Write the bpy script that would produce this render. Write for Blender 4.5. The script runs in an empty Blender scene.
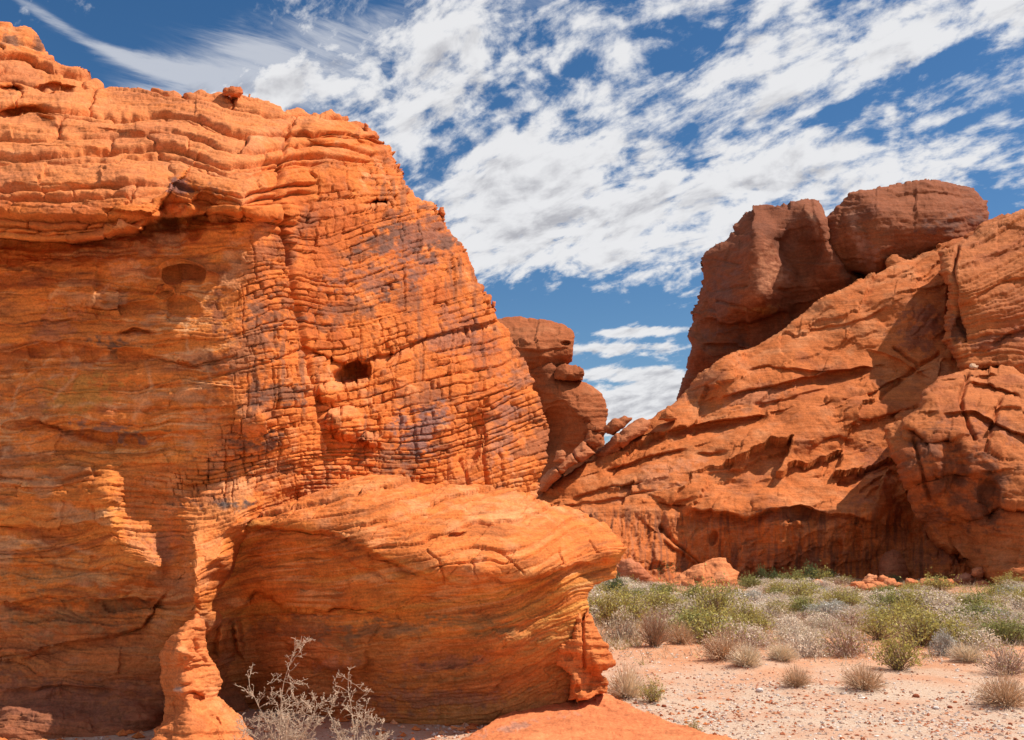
import bpy, math, random
import numpy as np

# ------------------------------------------------------------------ camera, sky, sun, exposure
W, H = 1024, 740
F = 983.0                       # focal length in pixels
CAMZ = 2.0
PITCH = math.atan((530 - 370) / F)
SUN_AZ = math.radians(82)       # from straight ahead towards the right
SUN_EL = math.radians(55)
SUN_STRENGTH = 5.0
SKY_STRENGTH = 0.055
EXPOSURE = 0.31

scene = bpy.context.scene
col = scene.collection
rng = random.Random(7)
R = np.random.default_rng(11)

cam = bpy.data.cameras.new('camera')
camo = bpy.data.objects.new('camera', cam)
col.objects.link(camo)
camo.location = (0, 0, CAMZ)
camo.rotation_euler = (math.radians(90) + PITCH, 0, 0)
cam.sensor_width = 36
cam.lens = F / W * 36
cam.clip_end = 20000
scene.camera = camo

scene.view_settings.view_transform = 'Standard'
scene.view_settings.look = 'None'
scene.view_settings.exposure = EXPOSURE
scene.view_settings.gamma = 1
scene.cycles.max_bounces = 8
scene.cycles.diffuse_bounces = 4
scene.cycles.use_denoising = True


class NT:
    """small helper round a node tree"""
    def __init__(self, nt):
        self.nt = nt
        nt.nodes.clear()

    def n(self, typ, **kw):
        nd = self.nt.nodes.new(typ)
        for k, v in kw.items():
            if k.startswith('i_'):
                key = k[2:]
                key = int(key) if key.isdigit() else key.replace('_', ' ')
                nd.inputs[key].default_value = v
            else:
                setattr(nd, k, v)
        return nd

    def l(self, a, b):
        self.nt.links.new(a, b)

    def val(self, x, inp):
        if hasattr(x, 'is_linked') or hasattr(x, 'links'):
            self.l(x, inp)
        else:
            inp.default_value = x

    def math(self, op, a, b=0.0, c=None, clamp=False):
        nd = self.nt.nodes.new('ShaderNodeMath')
        nd.operation = op
        nd.use_clamp = clamp
        self.val(a, nd.inputs[0])
        self.val(b, nd.inputs[1])
        if c is not None:
            self.val(c, nd.inputs[2])
        return nd.outputs[0]

    def sstep(self, x, lo, hi, a=0.0, b=1.0):
        nd = self.nt.nodes.new('ShaderNodeMapRange')
        nd.interpolation_type = 'SMOOTHSTEP'
        self.val(x, nd.inputs[0])
        nd.inputs[1].default_value = lo
        nd.inputs[2].default_value = hi
        nd.inputs[3].default_value = a
        nd.inputs[4].default_value = b
        return nd.outputs[0]

    def mix(self, f, a, b, mode='MIX'):
        nd = self.nt.nodes.new('ShaderNodeMix')
        nd.data_type = 'RGBA'
        nd.blend_type = mode
        self.val(f, nd.inputs[0])
        self.val(a, nd.inputs[6])
        self.val(b, nd.inputs[7])
        return nd.outputs[2]

    def noise(self, vec, scale, detail=4, rough=0.55, dist=0.0, lac=2.0):
        nd = self.nt.nodes.new('ShaderNodeTexNoise')
        if vec is not None:
            self.l(vec, nd.inputs['Vector'])
        nd.inputs['Scale'].default_value = scale
        nd.inputs['Detail'].default_value = detail
        nd.inputs['Roughness'].default_value = rough
        nd.inputs['Lacunarity'].default_value = lac
        nd.inputs['Distortion'].default_value = dist
        return nd.outputs[0]


def ray(px, py):
    u = (px - 512.0) / F
    v = (370.0 - py) / F
    return u, math.cos(PITCH) - math.sin(PITCH) * v, math.sin(PITCH) + math.cos(PITCH) * v


def at(px, py, Y):
    dx, dy, dz = ray(px, py)
    return np.stack([dx / dy * Y, Y + 0 * dx, CAMZ + dz / dy * Y], -1)


def ground_at(px, py):
    dx, dy, dz = ray(px, py)
    s = -CAMZ / dz
    return dx * s, dy * s


world = bpy.data.worlds.new('World')
scene.world = world
world.use_nodes = True


def build_sky():
    t = NT(world.node_tree)
    out = t.n('ShaderNodeOutputWorld')
    bg = t.n('ShaderNodeBackground')
    bg.inputs['Strength'].default_value = SKY_STRENGTH
    sky = t.n('ShaderNodeTexSky')
    sky.sky_type = 'NISHITA'
    sky.sun_disc = False
    sky.sun_elevation = SUN_EL
    sky.sun_rotation = SUN_AZ
    sky.altitude = 600
    sky.air_density = 1.0
    sky.dust_density = 0.3
    sky.ozone_density = 2.0
    # clear desert blue, deeper than the standard atmosphere
    hs = t.n('ShaderNodeHueSaturation')
    hs.inputs['Saturation'].default_value = 1.28
    hs.inputs['Value'].default_value = 1.34
    t.l(sky.outputs[0], hs.inputs['Color'])
    blue = hs.outputs[0]
    geo = t.n('ShaderNodeTexCoord')
    sep = t.n('ShaderNodeSeparateXYZ')
    t.l(geo.outputs['Generated'], sep.inputs[0])
    x, y, z = sep.outputs
    zz = t.math('ADD', t.math('MAXIMUM', z, 0.0), 0.30)
    cx = t.math('DIVIDE', x, zz)        # position on a gently curved cloud layer overhead
    cy = t.math('MULTIPLY', t.math('DIVIDE', y, zz), 0.62)
    comb = t.n('ShaderNodeCombineXYZ')
    t.l(cx, comb.inputs[0])
    t.l(cy, comb.inputs[1])
    plane = comb.outputs[0]

    def rot(vec, ang, sx, sy, off=(0, 0, 0)):
        m = t.n('ShaderNodeMapping')
        t.l(vec, m.inputs[0])
        m.inputs['Rotation'].default_value = (0, 0, math.radians(ang))
        m2 = t.n('ShaderNodeMapping')
        t.l(m.outputs[0], m2.inputs[0])
        m2.inputs['Scale'].default_value = (sx, sy, 1)
        m2.inputs['Location'].default_value = off
        return m2.outputs[0]

    # azimuth / elevation like fields, for where the banks lie
    az = t.math('DIVIDE', x, t.math('MAXIMUM', y, 0.05))
    el = t.math('DIVIDE', z, t.math('MAXIMUM', y, 0.05))

    def blob(ax, ex, ra, re, tilt=0.0):
        a = t.math('SUBTRACT', az, ax)
        e = t.math('SUBTRACT', el, ex)
        c, s = math.cos(math.radians(tilt)), math.sin(math.radians(tilt))
        a2 = t.math('ADD', t.math('MULTIPLY', a, c / ra), t.math('MULTIPLY', e, s / ra))
        e2 = t.math('ADD', t.math('MULTIPLY', a, -s / re), t.math('MULTIPLY', e, c / re))
        r2 = t.math('ADD', t.math('MULTIPLY', a2, a2), t.math('MULTIPLY', e2, e2))
        return t.math('DIVIDE', 1.0, t.math('ADD', 1.0, t.math('MULTIPLY', r2, r2)))

    def ae(px, py):
        dx, dy, dz = ray(px, py)
        return dx / dy, dz / dy

    def pblob(px, py, rpx, rpy, tilt=0.0):
        a, e = ae(px, py)
        return blob(a, e, rpx / F, rpy / F, tilt)

    # bed of cells running in rows across the layer
    def ctr(x_, k):
        return t.math('MULTIPLY', t.math('SUBTRACT', x_, 0.5), k)
    base = rot(plane, ROW_ANGLE, 0.66, 1.3, (CLOUD_SEED, 0, 0))
    warp = t.n('ShaderNodeVectorMath', operation='ADD')
    wn = t.n('ShaderNodeTexNoise')
    t.l(base, wn.inputs['Vector'])
    wn.inputs['Scale'].default_value = 6
    wsc = t.n('ShaderNodeVectorMath', operation='SCALE')
    t.l(wn.outputs['Color'], wsc.inputs[0])
    wsc.inputs['Scale'].default_value = 0.10
    t.l(base, warp.inputs[0]); t.l(wsc.outputs[0], warp.inputs[1])
    bw = warp.outputs[0]
    n1 = t.noise(bw, 11.0, 2, 0.5)
    n2 = t.noise(bw, 30.0, 5, 0.6)
    n0 = t.noise(bw, 3.2, 2, 0.5)
    n3 = t.noise(rot(plane, 5, 1, 1.2), 30.0, 6, 0.62)
    cov = None
    for (px, py, rx, ry, tl, w) in CLOUD_BANKS:
        b = t.math('MULTIPLY', pblob(px, py, rx, ry, tl), w)
        cov = b if cov is None else t.math('ADD', cov, b)
    dens = t.math('ADD', t.math('ADD', ctr(n1, 2.6), ctr(n2, 2.6)), t.math('ADD', t.math('ADD', ctr(n3, 1.6), ctr(n0, 1.6)), cov))
    a_main = t.sstep(dens, -0.38, 0.55)
    # thin wind-drawn veil
    nv = t.noise(rot(plane, VEIL_ANGLE, 0.6, 3.2), 8.0, 7, 0.66, 0.5)
    nw = t.noise(plane, 4.0, 4, 0.6)
    vcov = None
    for (px, py, rx, ry, tl, w) in VEILS:
        b = t.math('MULTIPLY', pblob(px, py, rx, ry, tl), w)
        vcov = b if vcov is None else t.math('ADD', vcov, b)
    a_veil = t.math('MULTIPLY', t.sstep(t.math('ADD', t.math('ADD', ctr(nv, 2.6), ctr(nw, 1.0)), vcov), 0.1, 1.0), t.math('MULTIPLY', t.sstep(vcov, 0.05, 0.45), 0.6))
    alpha = t.math('MAXIMUM', t.math('MULTIPLY', a_main, 0.97), a_veil)
    # thicker parts let less light through, so their bases are greyer
    off = t.n('ShaderNodeVectorMath', operation='ADD')
    t.l(bw, off.inputs[0])
    off.inputs[1].default_value = (0.009, -0.022, 0)
    n2b = t.noise(off.outputs[0], 30.0, 4, 0.6)
    n1b = t.noise(off.outputs[0], 11.0, 2, 0.5)
    lit = t.math('ADD', t.math('MULTIPLY', t.math('SUBTRACT', n2, n2b), 2.6), t.math('MULTIPLY', t.math('SUBTRACT', n1, n1b), 3.0))
    n4 = t.noise(rot(plane, 8, 0.8, 1.8), 9.0, 5, 0.55)
    thick = t.sstep(t.math('SUBTRACT', t.math('ADD', t.math('MULTIPLY', dens, 0.42), ctr(n4, 1.6)), lit), 0.0, 1.6)
    bright = t.mix(thick, (12.3, 12.3, 12.5, 1), (6.6, 6.6, 7.1, 1))
    t.l(t.mix(alpha, blue, bright), bg.inputs[0])
    t.l(bg.outputs[0], out.inputs[0])


ROW_ANGLE = 24
VEIL_ANGLE = -20
CLOUD_SEED = 3.1
CLOUD_BANKS = [
    # px, py, radius, radius, tilt (degrees, up to the right), weight
    (620, 120, 420, 230, 12, 0.22), (600, 235, 170, 50, 14, 0.55), (860, 170, 230, 40, 12, 0.45), (500, 200, 70, 50, 0, 0.3), (900, 50, 150, 30, 20, .2), (640, 130, 200, 30, 22, .15),
    (110, 30, 170, 70, -10, -1.1), (400, 195, 50, 45, 60, -0.55), (610, 340, 130, 60, 0, -1.5), (1010, 212, 60, 26, 15, -1.0), (480, 290, 40, 30, 0, -.5),
    (700, 110, 70, 18, 25, -0.5), (690, 50, 90, 16, 25, -.4), (880, 95, 90, 16, 25, -0.45), (560, 75, 80, 16, 20, -.3), (950, 60, 60, 14, 25, -.4), (560, 140, 60, 12, 25, -.3), (750, 215, 80, 10, 15, -.2),
    (235, 92, 70, 26, 14, 0.8), (300, 90, 60, 22, 20, .5), (640, 402, 55, 22, 10, 1.7), (620, 405, 40, 14, 0, .6), (645, 331, 60, 5, 3, 1.5), (630, 350, 75, 7, 2, 1.4), (615, 374, 55, 7, 0, 1.3), (665, 380, 22, 14, 0, 1.2), (560, 322, 12, 8, 30, .9),
]
VEILS = [(45, 16, 36, 6, -30, 0.6), (95, 43, 55, 7, -25, 0.55), (180, 70, 90, 13, -14, .65), (300, 55, 110, 34, -15, 0.5), (430, 25, 180, 36, 10, 0.4),
         (230, 100, 120, 26, 0, 0.5), (420, 190, 60, 12, 0, .5)]
build_sky()

sun = bpy.data.lights.new('sun', 'SUN')
sun.energy = SUN_STRENGTH
sun.angle = math.radians(0.5)
sun.color = (1.0, 0.92, 0.80)
suno = bpy.data.objects.new('sun', sun)
col.objects.link(suno)
suno.location = (30, 10, 40)
suno.rotation_euler = (math.radians(90) - SUN_EL, 0, -SUN_AZ + math.pi)
# a sun lamp shines along its local -Z: tilt it so that it comes from SUN_AZ / SUN_EL
_d = np.array([math.sin(SUN_AZ) * math.cos(SUN_EL), math.cos(SUN_AZ) * math.cos(SUN_EL), math.sin(SUN_EL)])
from mathutils import Vector
suno.rotation_euler = Vector(_d).to_track_quat('Z', 'Y').to_euler()


# ------------------------------------------------------------------ numpy noise
def _h(ix, iy=0, iz=0, seed=0):
    with np.errstate(over='ignore'):
        h = (np.asarray(ix).astype(np.int64).astype(np.uint32) * np.uint32(0x8da6b343)
             ^ np.asarray(iy).astype(np.int64).astype(np.uint32) * np.uint32(0xd8163841)
             ^ np.asarray(iz).astype(np.int64).astype(np.uint32) * np.uint32(0xcb1ab31f)
             ^ np.uint32((seed * 0x9E3779B1 + 0x1234567) & 0xffffffff))
        h ^= h >> np.uint32(15)
        h *= np.uint32(0x2c1b3c6d)
        h ^= h >> np.uint32(12)
        h *= np.uint32(0x297a2d39)
        h ^= h >> np.uint32(15)
    return (h >> np.uint32(8)).astype(np.float32) / np.float32(16777216.0)


def _q(t):
    return t * t * t * (t * (t * 6 - 15) + 10)


def vn2(x, y, seed=0):
    ix, iy = np.floor(x), np.floor(y)
    fx, fy = _q((x - ix).astype(np.float32)), _q((y - iy).astype(np.float32))
    a = _h(ix, iy, 0, seed); b = _h(ix + 1, iy, 0, seed)
    c = _h(ix, iy + 1, 0, seed); d = _h(ix + 1, iy + 1, 0, seed)
    return ((a + (b - a) * fx) * (1 - fy) + (c + (d - c) * fx) * fy) * 2 - 1


def fbm2(x, y, octv=4, seed=0, gain=0.5):
    r = 0; a = 1.0; s = 0
    for o in range(octv):
        r = r + a * vn2(x * 2.03 ** o + o * 13.7, y * 2.03 ** o - o * 7.1, seed + o * 31)
        s += a; a *= gain
    return r / s


def vn3(x, y, z, seed=0):
    ix, iy, iz = np.floor(x), np.floor(y), np.floor(z)
    fx, fy, fz = [_q((p - q).astype(np.float32)) for p, q in ((x, ix), (y, iy), (z, iz))]
    r = 0
    for k in (0, 1):
        a = _h(ix, iy, iz + k, seed); b = _h(ix + 1, iy, iz + k, seed)
        c = _h(ix, iy + 1, iz + k, seed); d = _h(ix + 1, iy + 1, iz + k, seed)
        v = (a + (b - a) * fx) * (1 - fy) + (c + (d - c) * fx) * fy
        r = r + v * (fz if k else 1 - fz)
    return r * 2 - 1


def fbm3(p, scale, octv=4, seed=0, gain=0.5):
    r = 0; a = 1.0; s = 0
    for o in range(octv):
        k = scale * 2.03 ** o
        r = r + a * vn3(p[..., 0] * k + o * 9.2, p[..., 1] * k, p[..., 2] * k - o * 4.4, seed + o * 17)
        s += a; a *= gain
    return r / s


def sst(x, lo, hi):
    t = np.clip((x - lo) / (hi - lo), 0, 1)
    return t * t * (3 - 2 * t)


def poly_sd(px, py, poly):
    """signed distance to a closed outline, positive inside"""
    px = px.astype(np.float32); py = py.astype(np.float32)
    d2 = np.full(px.shape, 1e12, np.float32)
    ins = np.zeros(px.shape, bool)
    n = len(poly)
    for i in range(n):
        ax, ay = poly[i]; bx, by = poly[(i + 1) % n]
        ex, ey = bx - ax, by - ay
        L = ex * ex + ey * ey
        if L == 0:
            continue
        t = np.clip(((px - ax) * ex + (py - ay) * ey) / L, 0, 1)
        d2 = np.minimum(d2, (px - ax - t * ex) ** 2 + (py - ay - t * ey) ** 2)
        if ay != by:
            c = ((ay > py) != (by > py)) & (px < (bx - ax) * (py - ay) / (by - ay) + ax)
            ins ^= c
    return np.where(ins, 1, -1) * np.sqrt(d2)


def line_d(px, py, pts):
    """distance to an open line, and on which side (positive: below it, for a line drawn left to right)"""
    d2 = np.full(px.shape, 1e12, np.float32); side = np.zeros(px.shape, np.float32)
    for (ax, ay), (bx, by) in zip(pts[:-1], pts[1:]):
        ex, ey = bx - ax, by - ay
        L = ex * ex + ey * ey
        t = np.clip(((px - ax) * ex + (py - ay) * ey) / L, 0, 1)
        d = (px - ax - t * ex) ** 2 + (py - ay - t * ey) ** 2
        s = ex * (py - ay) - ey * (px - ax)
        m = d < d2
        side = np.where(m, s, side)
        d2 = np.minimum(d, d2)
    return np.sqrt(d2), np.sign(side)


def rbf(pts, c=14.0):
    p = np.array(pts, float)
    n = len(p)
    xy = p[:, :2]
    A = np.zeros((n + 3, n + 3))
    A[:n, :n] = np.sqrt(((xy[:, None] - xy[None]) ** 2).sum(-1) + c * c)
    A[:n, n] = 1; A[:n, n + 1:] = xy / 500; A[n, :n] = 1; A[n + 1:, :n] = xy.T / 500
    b = np.zeros(n + 3); b[:n] = p[:, 2]
    w = np.linalg.lstsq(A, b, rcond=None)[0].astype(np.float32)

    def ev(x, y):
        r = w[n] + w[n + 1] * x / 500 + w[n + 2] * y / 500
        for i in range(n):
            r = r + w[i] * np.sqrt((x - np.float32(xy[i, 0])) ** 2 + (y - np.float32(xy[i, 1])) ** 2 + np.float32(c * c))
        return r
    return ev


def blocks(s, t, seed, th=(7, 13), w=(12, 30), crack=3.0, joint=2.0, r=2.6, off=1.2, loff=1.5, keep=0.72, tilt=0.0):
    """weathered bedding: rounded layers split by joints. returns relief (pixels) and two random fields"""
    g = np.random.default_rng(seed)
    lo, hi = float(t.min()) - 40, float(t.max()) + 40
    n = int((hi - lo) / th[0]) + 4
    tk = th[0] + (th[1] - th[0]) * g.random(n) ** 1.6
    b = lo + np.concatenate([[0], np.cumsum(tk)])
    idx = np.clip(np.searchsorted(b, t, 'right') - 1, 0, n - 1)
    ft = t - b[idx]; bt = b[idx + 1] - t
    wl = w[0] + (w[1] - w[0]) * _h(idx, 1, 0, seed)
    sw = s / wl + 91.7 * _h(idx, 2, 0, seed)
    k = np.floor(sw)
    e0 = k + 0.7 * (_h(idx, k, 5, seed) - .5)
    k = np.where(sw < e0, k - 1, k)
    e1 = k + 1 + 0.7 * (_h(idx, k + 1, 5, seed) - .5)
    k = np.where(sw > e1, k + 1, k)
    e0 = k + 0.7 * (_h(idx, k, 5, seed) - .5)
    e1 = k + 1 + 0.7 * (_h(idx, k + 1, 5, seed) - .5)
    da = (sw - e0) * wl; db = (e1 - sw) * wl
    ja = (_h(idx, k, 9, seed) < keep) * (.4 + .6 * _h(idx, k, 11, seed))
    jb = (_h(idx, k + 1, 9, seed) < keep) * (.4 + .6 * _h(idx, k + 1, 11, seed))
    p = lambda x, rr: 1 - (1 - np.clip(x / rr, 0, 1)) ** 2.4
    ca = .35 + .65 * _h(idx, 3, 0, seed); cb = .35 + .65 * _h(idx + 1, 3, 0, seed)
    rel = crack * (ca * (p(ft, r * 1.25) - 1) + cb * (p(bt, r * .8) - 1))
    rel += joint * (ja * (p(da, r) - 1) + jb * (p(db, r) - 1))
    hb = _h(idx, k, 21, seed); hl = _h(idx, 4, 0, seed)
    rel += off * (hb - .5) * 2 * keep + loff * (hl - .5) * 2
    if tilt:
        rel += tilt * ((ft / (ft + bt + 1e-3) - .5) * (_h(idx, k, 31, seed) - .5) * 2 + (da / (da + db + 1e-3) - .5) * (_h(idx, k, 32, seed) - .5) * 3)
    return rel, hb, hl


def _caps(x, y, seed, amp, slope, k):
    ix, iy = np.floor(x), np.floor(y)
    out = np.full(x.shape, -1e9, np.float32)
    for dx in (-2, -1, 0, 1, 2):
        for dy in (-2, -1, 0, 1, 2):
            if abs(dx) + abs(dy) > 3:
                continue
            cx, cy = ix + dx, iy + dy
            ex = x - (cx + .5 + .9 * (_h(cx, cy, 1, seed) - .5)); ey = y - (cy + .5 + .9 * (_h(cx, cy, 2, seed) - .5))
            v = amp * (_h(cx, cy, 3, seed) - .5) * 2 + slope * (ex * (_h(cx, cy, 4, seed) - .5) + ey * (_h(cx, cy, 5, seed) - .5)) * 2 - k * (ex * ex + ey * ey)
            out = np.maximum(out, v)
    return out


def facets(x, y, seed, amp=1.0, slope=1.0, k=.42):
    """broken rock: planes that each face their own way, meeting in ridges and in creases"""
    f = 1.3 * (_caps(x, y, seed, amp, slope * .8, k) - _caps(x * .83 + 3.7, y * .83 + 1.9, seed + 77, amp, slope * .8, k))
    return f, f


def ridged(x, y, octv=4, seed=0, gain=.5):
    r = 0; a = 1.0; s = 0
    for o in range(octv):
        r = r + a * (1 - 2 * np.abs(vn2(x * 2.03 ** o + o * 5.1, y * 2.03 ** o - o * 3.3, seed + o * 19)))
        s += a; a *= gain
    return r / s


# ------------------------------------------------------------------ materials
def rock_material(name, bump=0.35, scale=1.0, fleck=0.25):
    m = bpy.data.materials.new(name)
    m.use_nodes = True
    t = NT(m.node_tree)
    out = t.n('ShaderNodeOutputMaterial')
    b = t.n('ShaderNodeBsdfPrincipled')
    b.inputs['Roughness'].default_value = 0.88
    b.inputs['Specular IOR Level'].default_value = 0.12
    a = t.n('ShaderNodeAttribute')
    a.attribute_name = 'tint'
    g = t.n('ShaderNodeNewGeometry')
    p = g.outputs['Position']
    n1 = t.noise(p, 9 * scale, 6, 0.62)
    n2 = t.noise(p, 42 * scale, 5, 0.65)
    mp = t.n('ShaderNodeMapping')
    t.l(p, mp.inputs[0])
    mp.inputs['Rotation'].default_value = (math.radians(5), math.radians(-7), 0)
    mp.inputs['Scale'].default_value = (1.3 * scale, 1.3 * scale, 17 * scale)
    n3 = t.noise(mp.outputs[0], 1.6, 6, 0.68, 0.6)
    v = t.math('ADD', t.math('ADD', t.math('MULTIPLY', n1, 0.35), t.math('MULTIPLY', n2, 0.5)), t.math('MULTIPLY', n3, 0.42))
    f = t.sstep(v, 0.40, 0.86, 1 - fleck * 1.8, 1 + fleck * 1.4)
    mc = t.n('ShaderNodeMix'); mc.data_type = 'RGBA'; mc.blend_type = 'MULTIPLY'
    mc.inputs[0].default_value = 1
    t.l(a.outputs['Color'], mc.inputs[6])
    cc = t.n('ShaderNodeCombineColor')
    for i in range(3):
        t.l(f, cc.inputs[i])
    t.l(cc.outputs[0], mc.inputs[7])
    t.l(mc.outputs[2], b.inputs['Base Color'])
    bp = t.n('ShaderNodeBump')
    bp.inputs['Strength'].default_value = bump
    bp.inputs['Distance'].default_value = 0.03 / scale
    t.l(t.math('ADD', t.math('ADD', t.math('MULTIPLY', n1, 0.5), t.math('MULTIPLY', n2, 0.5)), t.math('MULTIPLY', n3, 0.9)), bp.inputs['Height'])
    t.l(bp.outputs[0], b.inputs['Normal'])
    t.l(b.outputs[0], out.inputs[0])
    return m


MAT_NEAR = rock_material('red_sandstone', 0.6, 1.0, 0.24)
MAT_FAR = rock_material('far_red_sandstone', 0.55, 0.35, 0.22)

# sandstone colours (linear)
ORANGE = np.array([.61, .165, .036]); PALE = np.array([.70, .29, .125]); DEEP = np.array([.41, .09, .022])
OCHRE = np.array([.50, .225, .055]); VARN = np.array([.14, .068, .048]); BROWN = np.array([.27, .09, .04])
F_ORANGE = np.array([.45, .135, .040]); F_PALE = np.array([.56, .22, .090]); F_DEEP = np.array([.29, .072, .026])


def mesh_obj(name, verts, faces, mat, parent=None, colours=None, smooth=True, loc=(0, 0, 0)):
    """faces: an (n,4) or (n,3) array, or a list of such arrays"""
    me = bpy.data.meshes.new(name)
    if not isinstance(faces, list):
        faces = [faces]
    faces = [np.asarray(f, np.int32) for f in faces if len(f)]
    verts = np.asarray(verts, np.float32) - np.asarray(loc, np.float32)
    me.vertices.add(len(verts))
    me.vertices.foreach_set('co', verts.ravel())
    nl = sum(f.size for f in faces); nf = sum(len(f) for f in faces)
    me.loops.add(nl); me.polygons.add(nf)
    me.loops.foreach_set('vertex_index', np.concatenate([f.ravel() for f in faces]))
    starts = []; o = 0
    for f in faces:
        starts.append(o + np.arange(len(f)) * f.shape[1]); o += f.size
    me.polygons.foreach_set('loop_start', np.concatenate(starts).astype(np.int32))
    me.polygons.foreach_set('use_smooth', np.full(nf, smooth))
    me.update(calc_edges=True)
    me.validate()
    if colours is not None:
        at_ = me.color_attributes.new('tint', 'FLOAT_COLOR', 'POINT')
        c = np.ones((len(verts), 4), np.float32)
        c[:, :3] = colours
        at_.data.foreach_set('color', c.ravel())
    for m in (mat if isinstance(mat, (list, tuple)) else [mat]):
        me.materials.append(m)
    o = bpy.data.objects.new(name, me)
    col.objects.link(o)
    if parent is not None:
        o.parent = parent
        o.location = Vector(loc) - Vector(parent.location)
    else:
        o.location = loc
    return o


def tag(o, label=None, cat=None, group=None, kind=None):
    if label: o['label'] = label
    if cat: o['category'] = cat
    if group: o['group'] = group
    if kind: o['kind'] = kind
    return o


def thing(name, label, cat, loc, group=None):
    o = bpy.data.objects.new(name, None)
    o.empty_display_size = 0.3
    col.objects.link(o)
    o.location = loc
    return tag(o, label, cat, group)


# ------------------------------------------------------------------ the rock carver
def carve(name, outline, depth, mat, parent=None, step=1.0, beds=None, rough=(2.0, 1.0), round_px=18, round_m=None,
          thick=4.0, seed=1, dents=(), shelves=(), cracks=(), bed_fn=None, paint=None, noise=(0.10, .02), c=14.0,
          wig=2.0, loc=None, shear=0.0, lean=.35):
    """one solid rock: a front carved to the given distances, rounded at its rim, with a body behind it"""
    ox = np.array([p[0] for p in outline]); oy = np.array([p[1] for p in outline])
    x0, x1, y0, y1 = ox.min() - 8, ox.max() + 8, oy.min() - 8, oy.max() + 8
    gx = np.arange(x0, x1, step, dtype=np.float32); gy = np.arange(y0, y1, step, dtype=np.float32)
    X, Yp = np.meshgrid(gx, gy)
    sd = poly_sd(X, Yp, outline)
    sd = sd + rough[0] * fbm2(X / 22, Yp / 14, 2, seed) + rough[1] * fbm2(X / 7, Yp / 5, 2, seed + 5)
    cell_in = np.maximum.reduce([sd[:-1, :-1], sd[1:, :-1], sd[:-1, 1:], sd[1:, 1:]]) > 0
    use = np.zeros(sd.shape, bool)
    for a in (0, 1):
        for b in (0, 1):
            use[a:sd.shape[0] - 1 + a, b:sd.shape[1] - 1 + b] |= cell_in
    gyv, gxv = np.gradient(sd, step)
    gl = np.sqrt(gxv ** 2 + gyv ** 2) + 1e-3
    mv = np.where((sd < 0) & use, np.minimum(-sd / gl, step * 1.6), 0)
    X = X + gxv / gl * mv; Yp = Yp + gyv / gl * mv
    D = rbf(depth, c)(X, Yp)
    wx = X + wig * fbm2(X / 17, Yp / 17, 3, seed + 40); wy = Yp + wig * fbm2(X / 17 + 50, Yp / 17, 3, seed + 41)
    for (cx, cy, rx, ry, deg, dep) in dents:
        ca, sa = math.cos(math.radians(deg)), math.sin(math.radians(deg))
        u = ((wx - cx) * ca + (wy - cy) * sa) / rx; v = (-(wx - cx) * sa + (wy - cy) * ca) / ry
        q = np.clip(1 - (u * u + v * v), 0, 1)
        D = D + dep * (q * q * (3 - 2 * q))
    for (pts, amp, fall) in shelves:        # a lip: the rock under the line steps back and comes out again below
        d, s = line_d(wx, wy, pts)
        e = np.minimum(np.hypot(wx - pts[0][0], wy - pts[0][1]), np.hypot(wx - pts[-1][0], wy - pts[-1][1]))
        D = D + amp * np.where(s > 0, np.exp(-d / fall) * sst(d, 0, 3), 0) * sst(e, 0, 14)
    rp = round_px
    q = 1 - np.clip(sd, 0, rp) / rp
    Rm = round_m if round_m is not None else rp * np.median(D[use]) / F
    D = D + Rm * (1 - np.sqrt(np.clip(1 - q * q, 0, 1)))
    P = at(X, Yp, D)
    # surface normals of the carved base
    Ds = D
    for _ in range(3):
        for ax in (0, 1):
            q5 = np.pad(Ds, [(2, 2) if a == ax else (0, 0) for a in (0, 1)], mode='edge')
            n_ = Ds.shape[ax]
            Ds = sum(np.take(q5, np.arange(i, i + n_), axis=ax) for i in range(5)) / 5
    Pb = at(X, Yp, Ds)
    dr = np.gradient(Pb, axis=0); dc = np.gradient(Pb, axis=1)
    N = np.cross(dr, dc)
    N /= np.linalg.norm(N, axis=-1, keepdims=True) + 1e-9
    T = (rbf(beds, 60)(X, Yp) if beds else Yp.copy()).astype(np.float32)
    u = dict(X=X, Y=Yp, T=T, S=X + shear * Yp, P=P, D=D, sd=sd, N=N, wx=wx, wy=wy, seed=seed)
    pxm = D / F
    disp = noise[0] * fbm3(P, .55 * 12 / np.median(D[use]), 4, seed + 60) + noise[1] * fbm3(P, 4.0 * 12 / np.median(D[use]), 4, seed + 70, .6)
    rel = bed_fn(u) if bed_fn else 0 * X
    for (pts, wd, dep) in cracks:
        d, s = line_d(wx, wy, pts)
        rel = rel - dep * np.exp(-(d / wd) ** 2)
    disp = disp + rel * pxm
    vd = P - np.array([0, 0, CAMZ])
    cosv = np.abs((N * vd).sum(-1)) / np.linalg.norm(vd, axis=-1)
    out_dir = N * (1 - lean) - vd / np.linalg.norm(vd, axis=-1, keepdims=True) * lean
    out_dir /= np.linalg.norm(out_dir, axis=-1, keepdims=True)
    P = P + out_dir * (disp * (.45 + .55 * sst(cosv, .03, .22)))[..., None]
    u['rel'] = rel
    C = paint(u) if paint else np.broadcast_to(ORANGE, P.shape)
    # mesh
    ids = np.full(sd.shape, -1, np.int64)
    ids[use] = np.arange(use.sum())
    i, j = np.nonzero(cell_in)
    quads = np.stack([ids[i, j], ids[i + 1, j], ids[i + 1, j + 1], ids[i, j + 1]], 1)
    V = P[use]; CC = C[use]
    # rim edges -> body behind
    pad = np.pad(cell_in, 1)
    E = []
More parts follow.
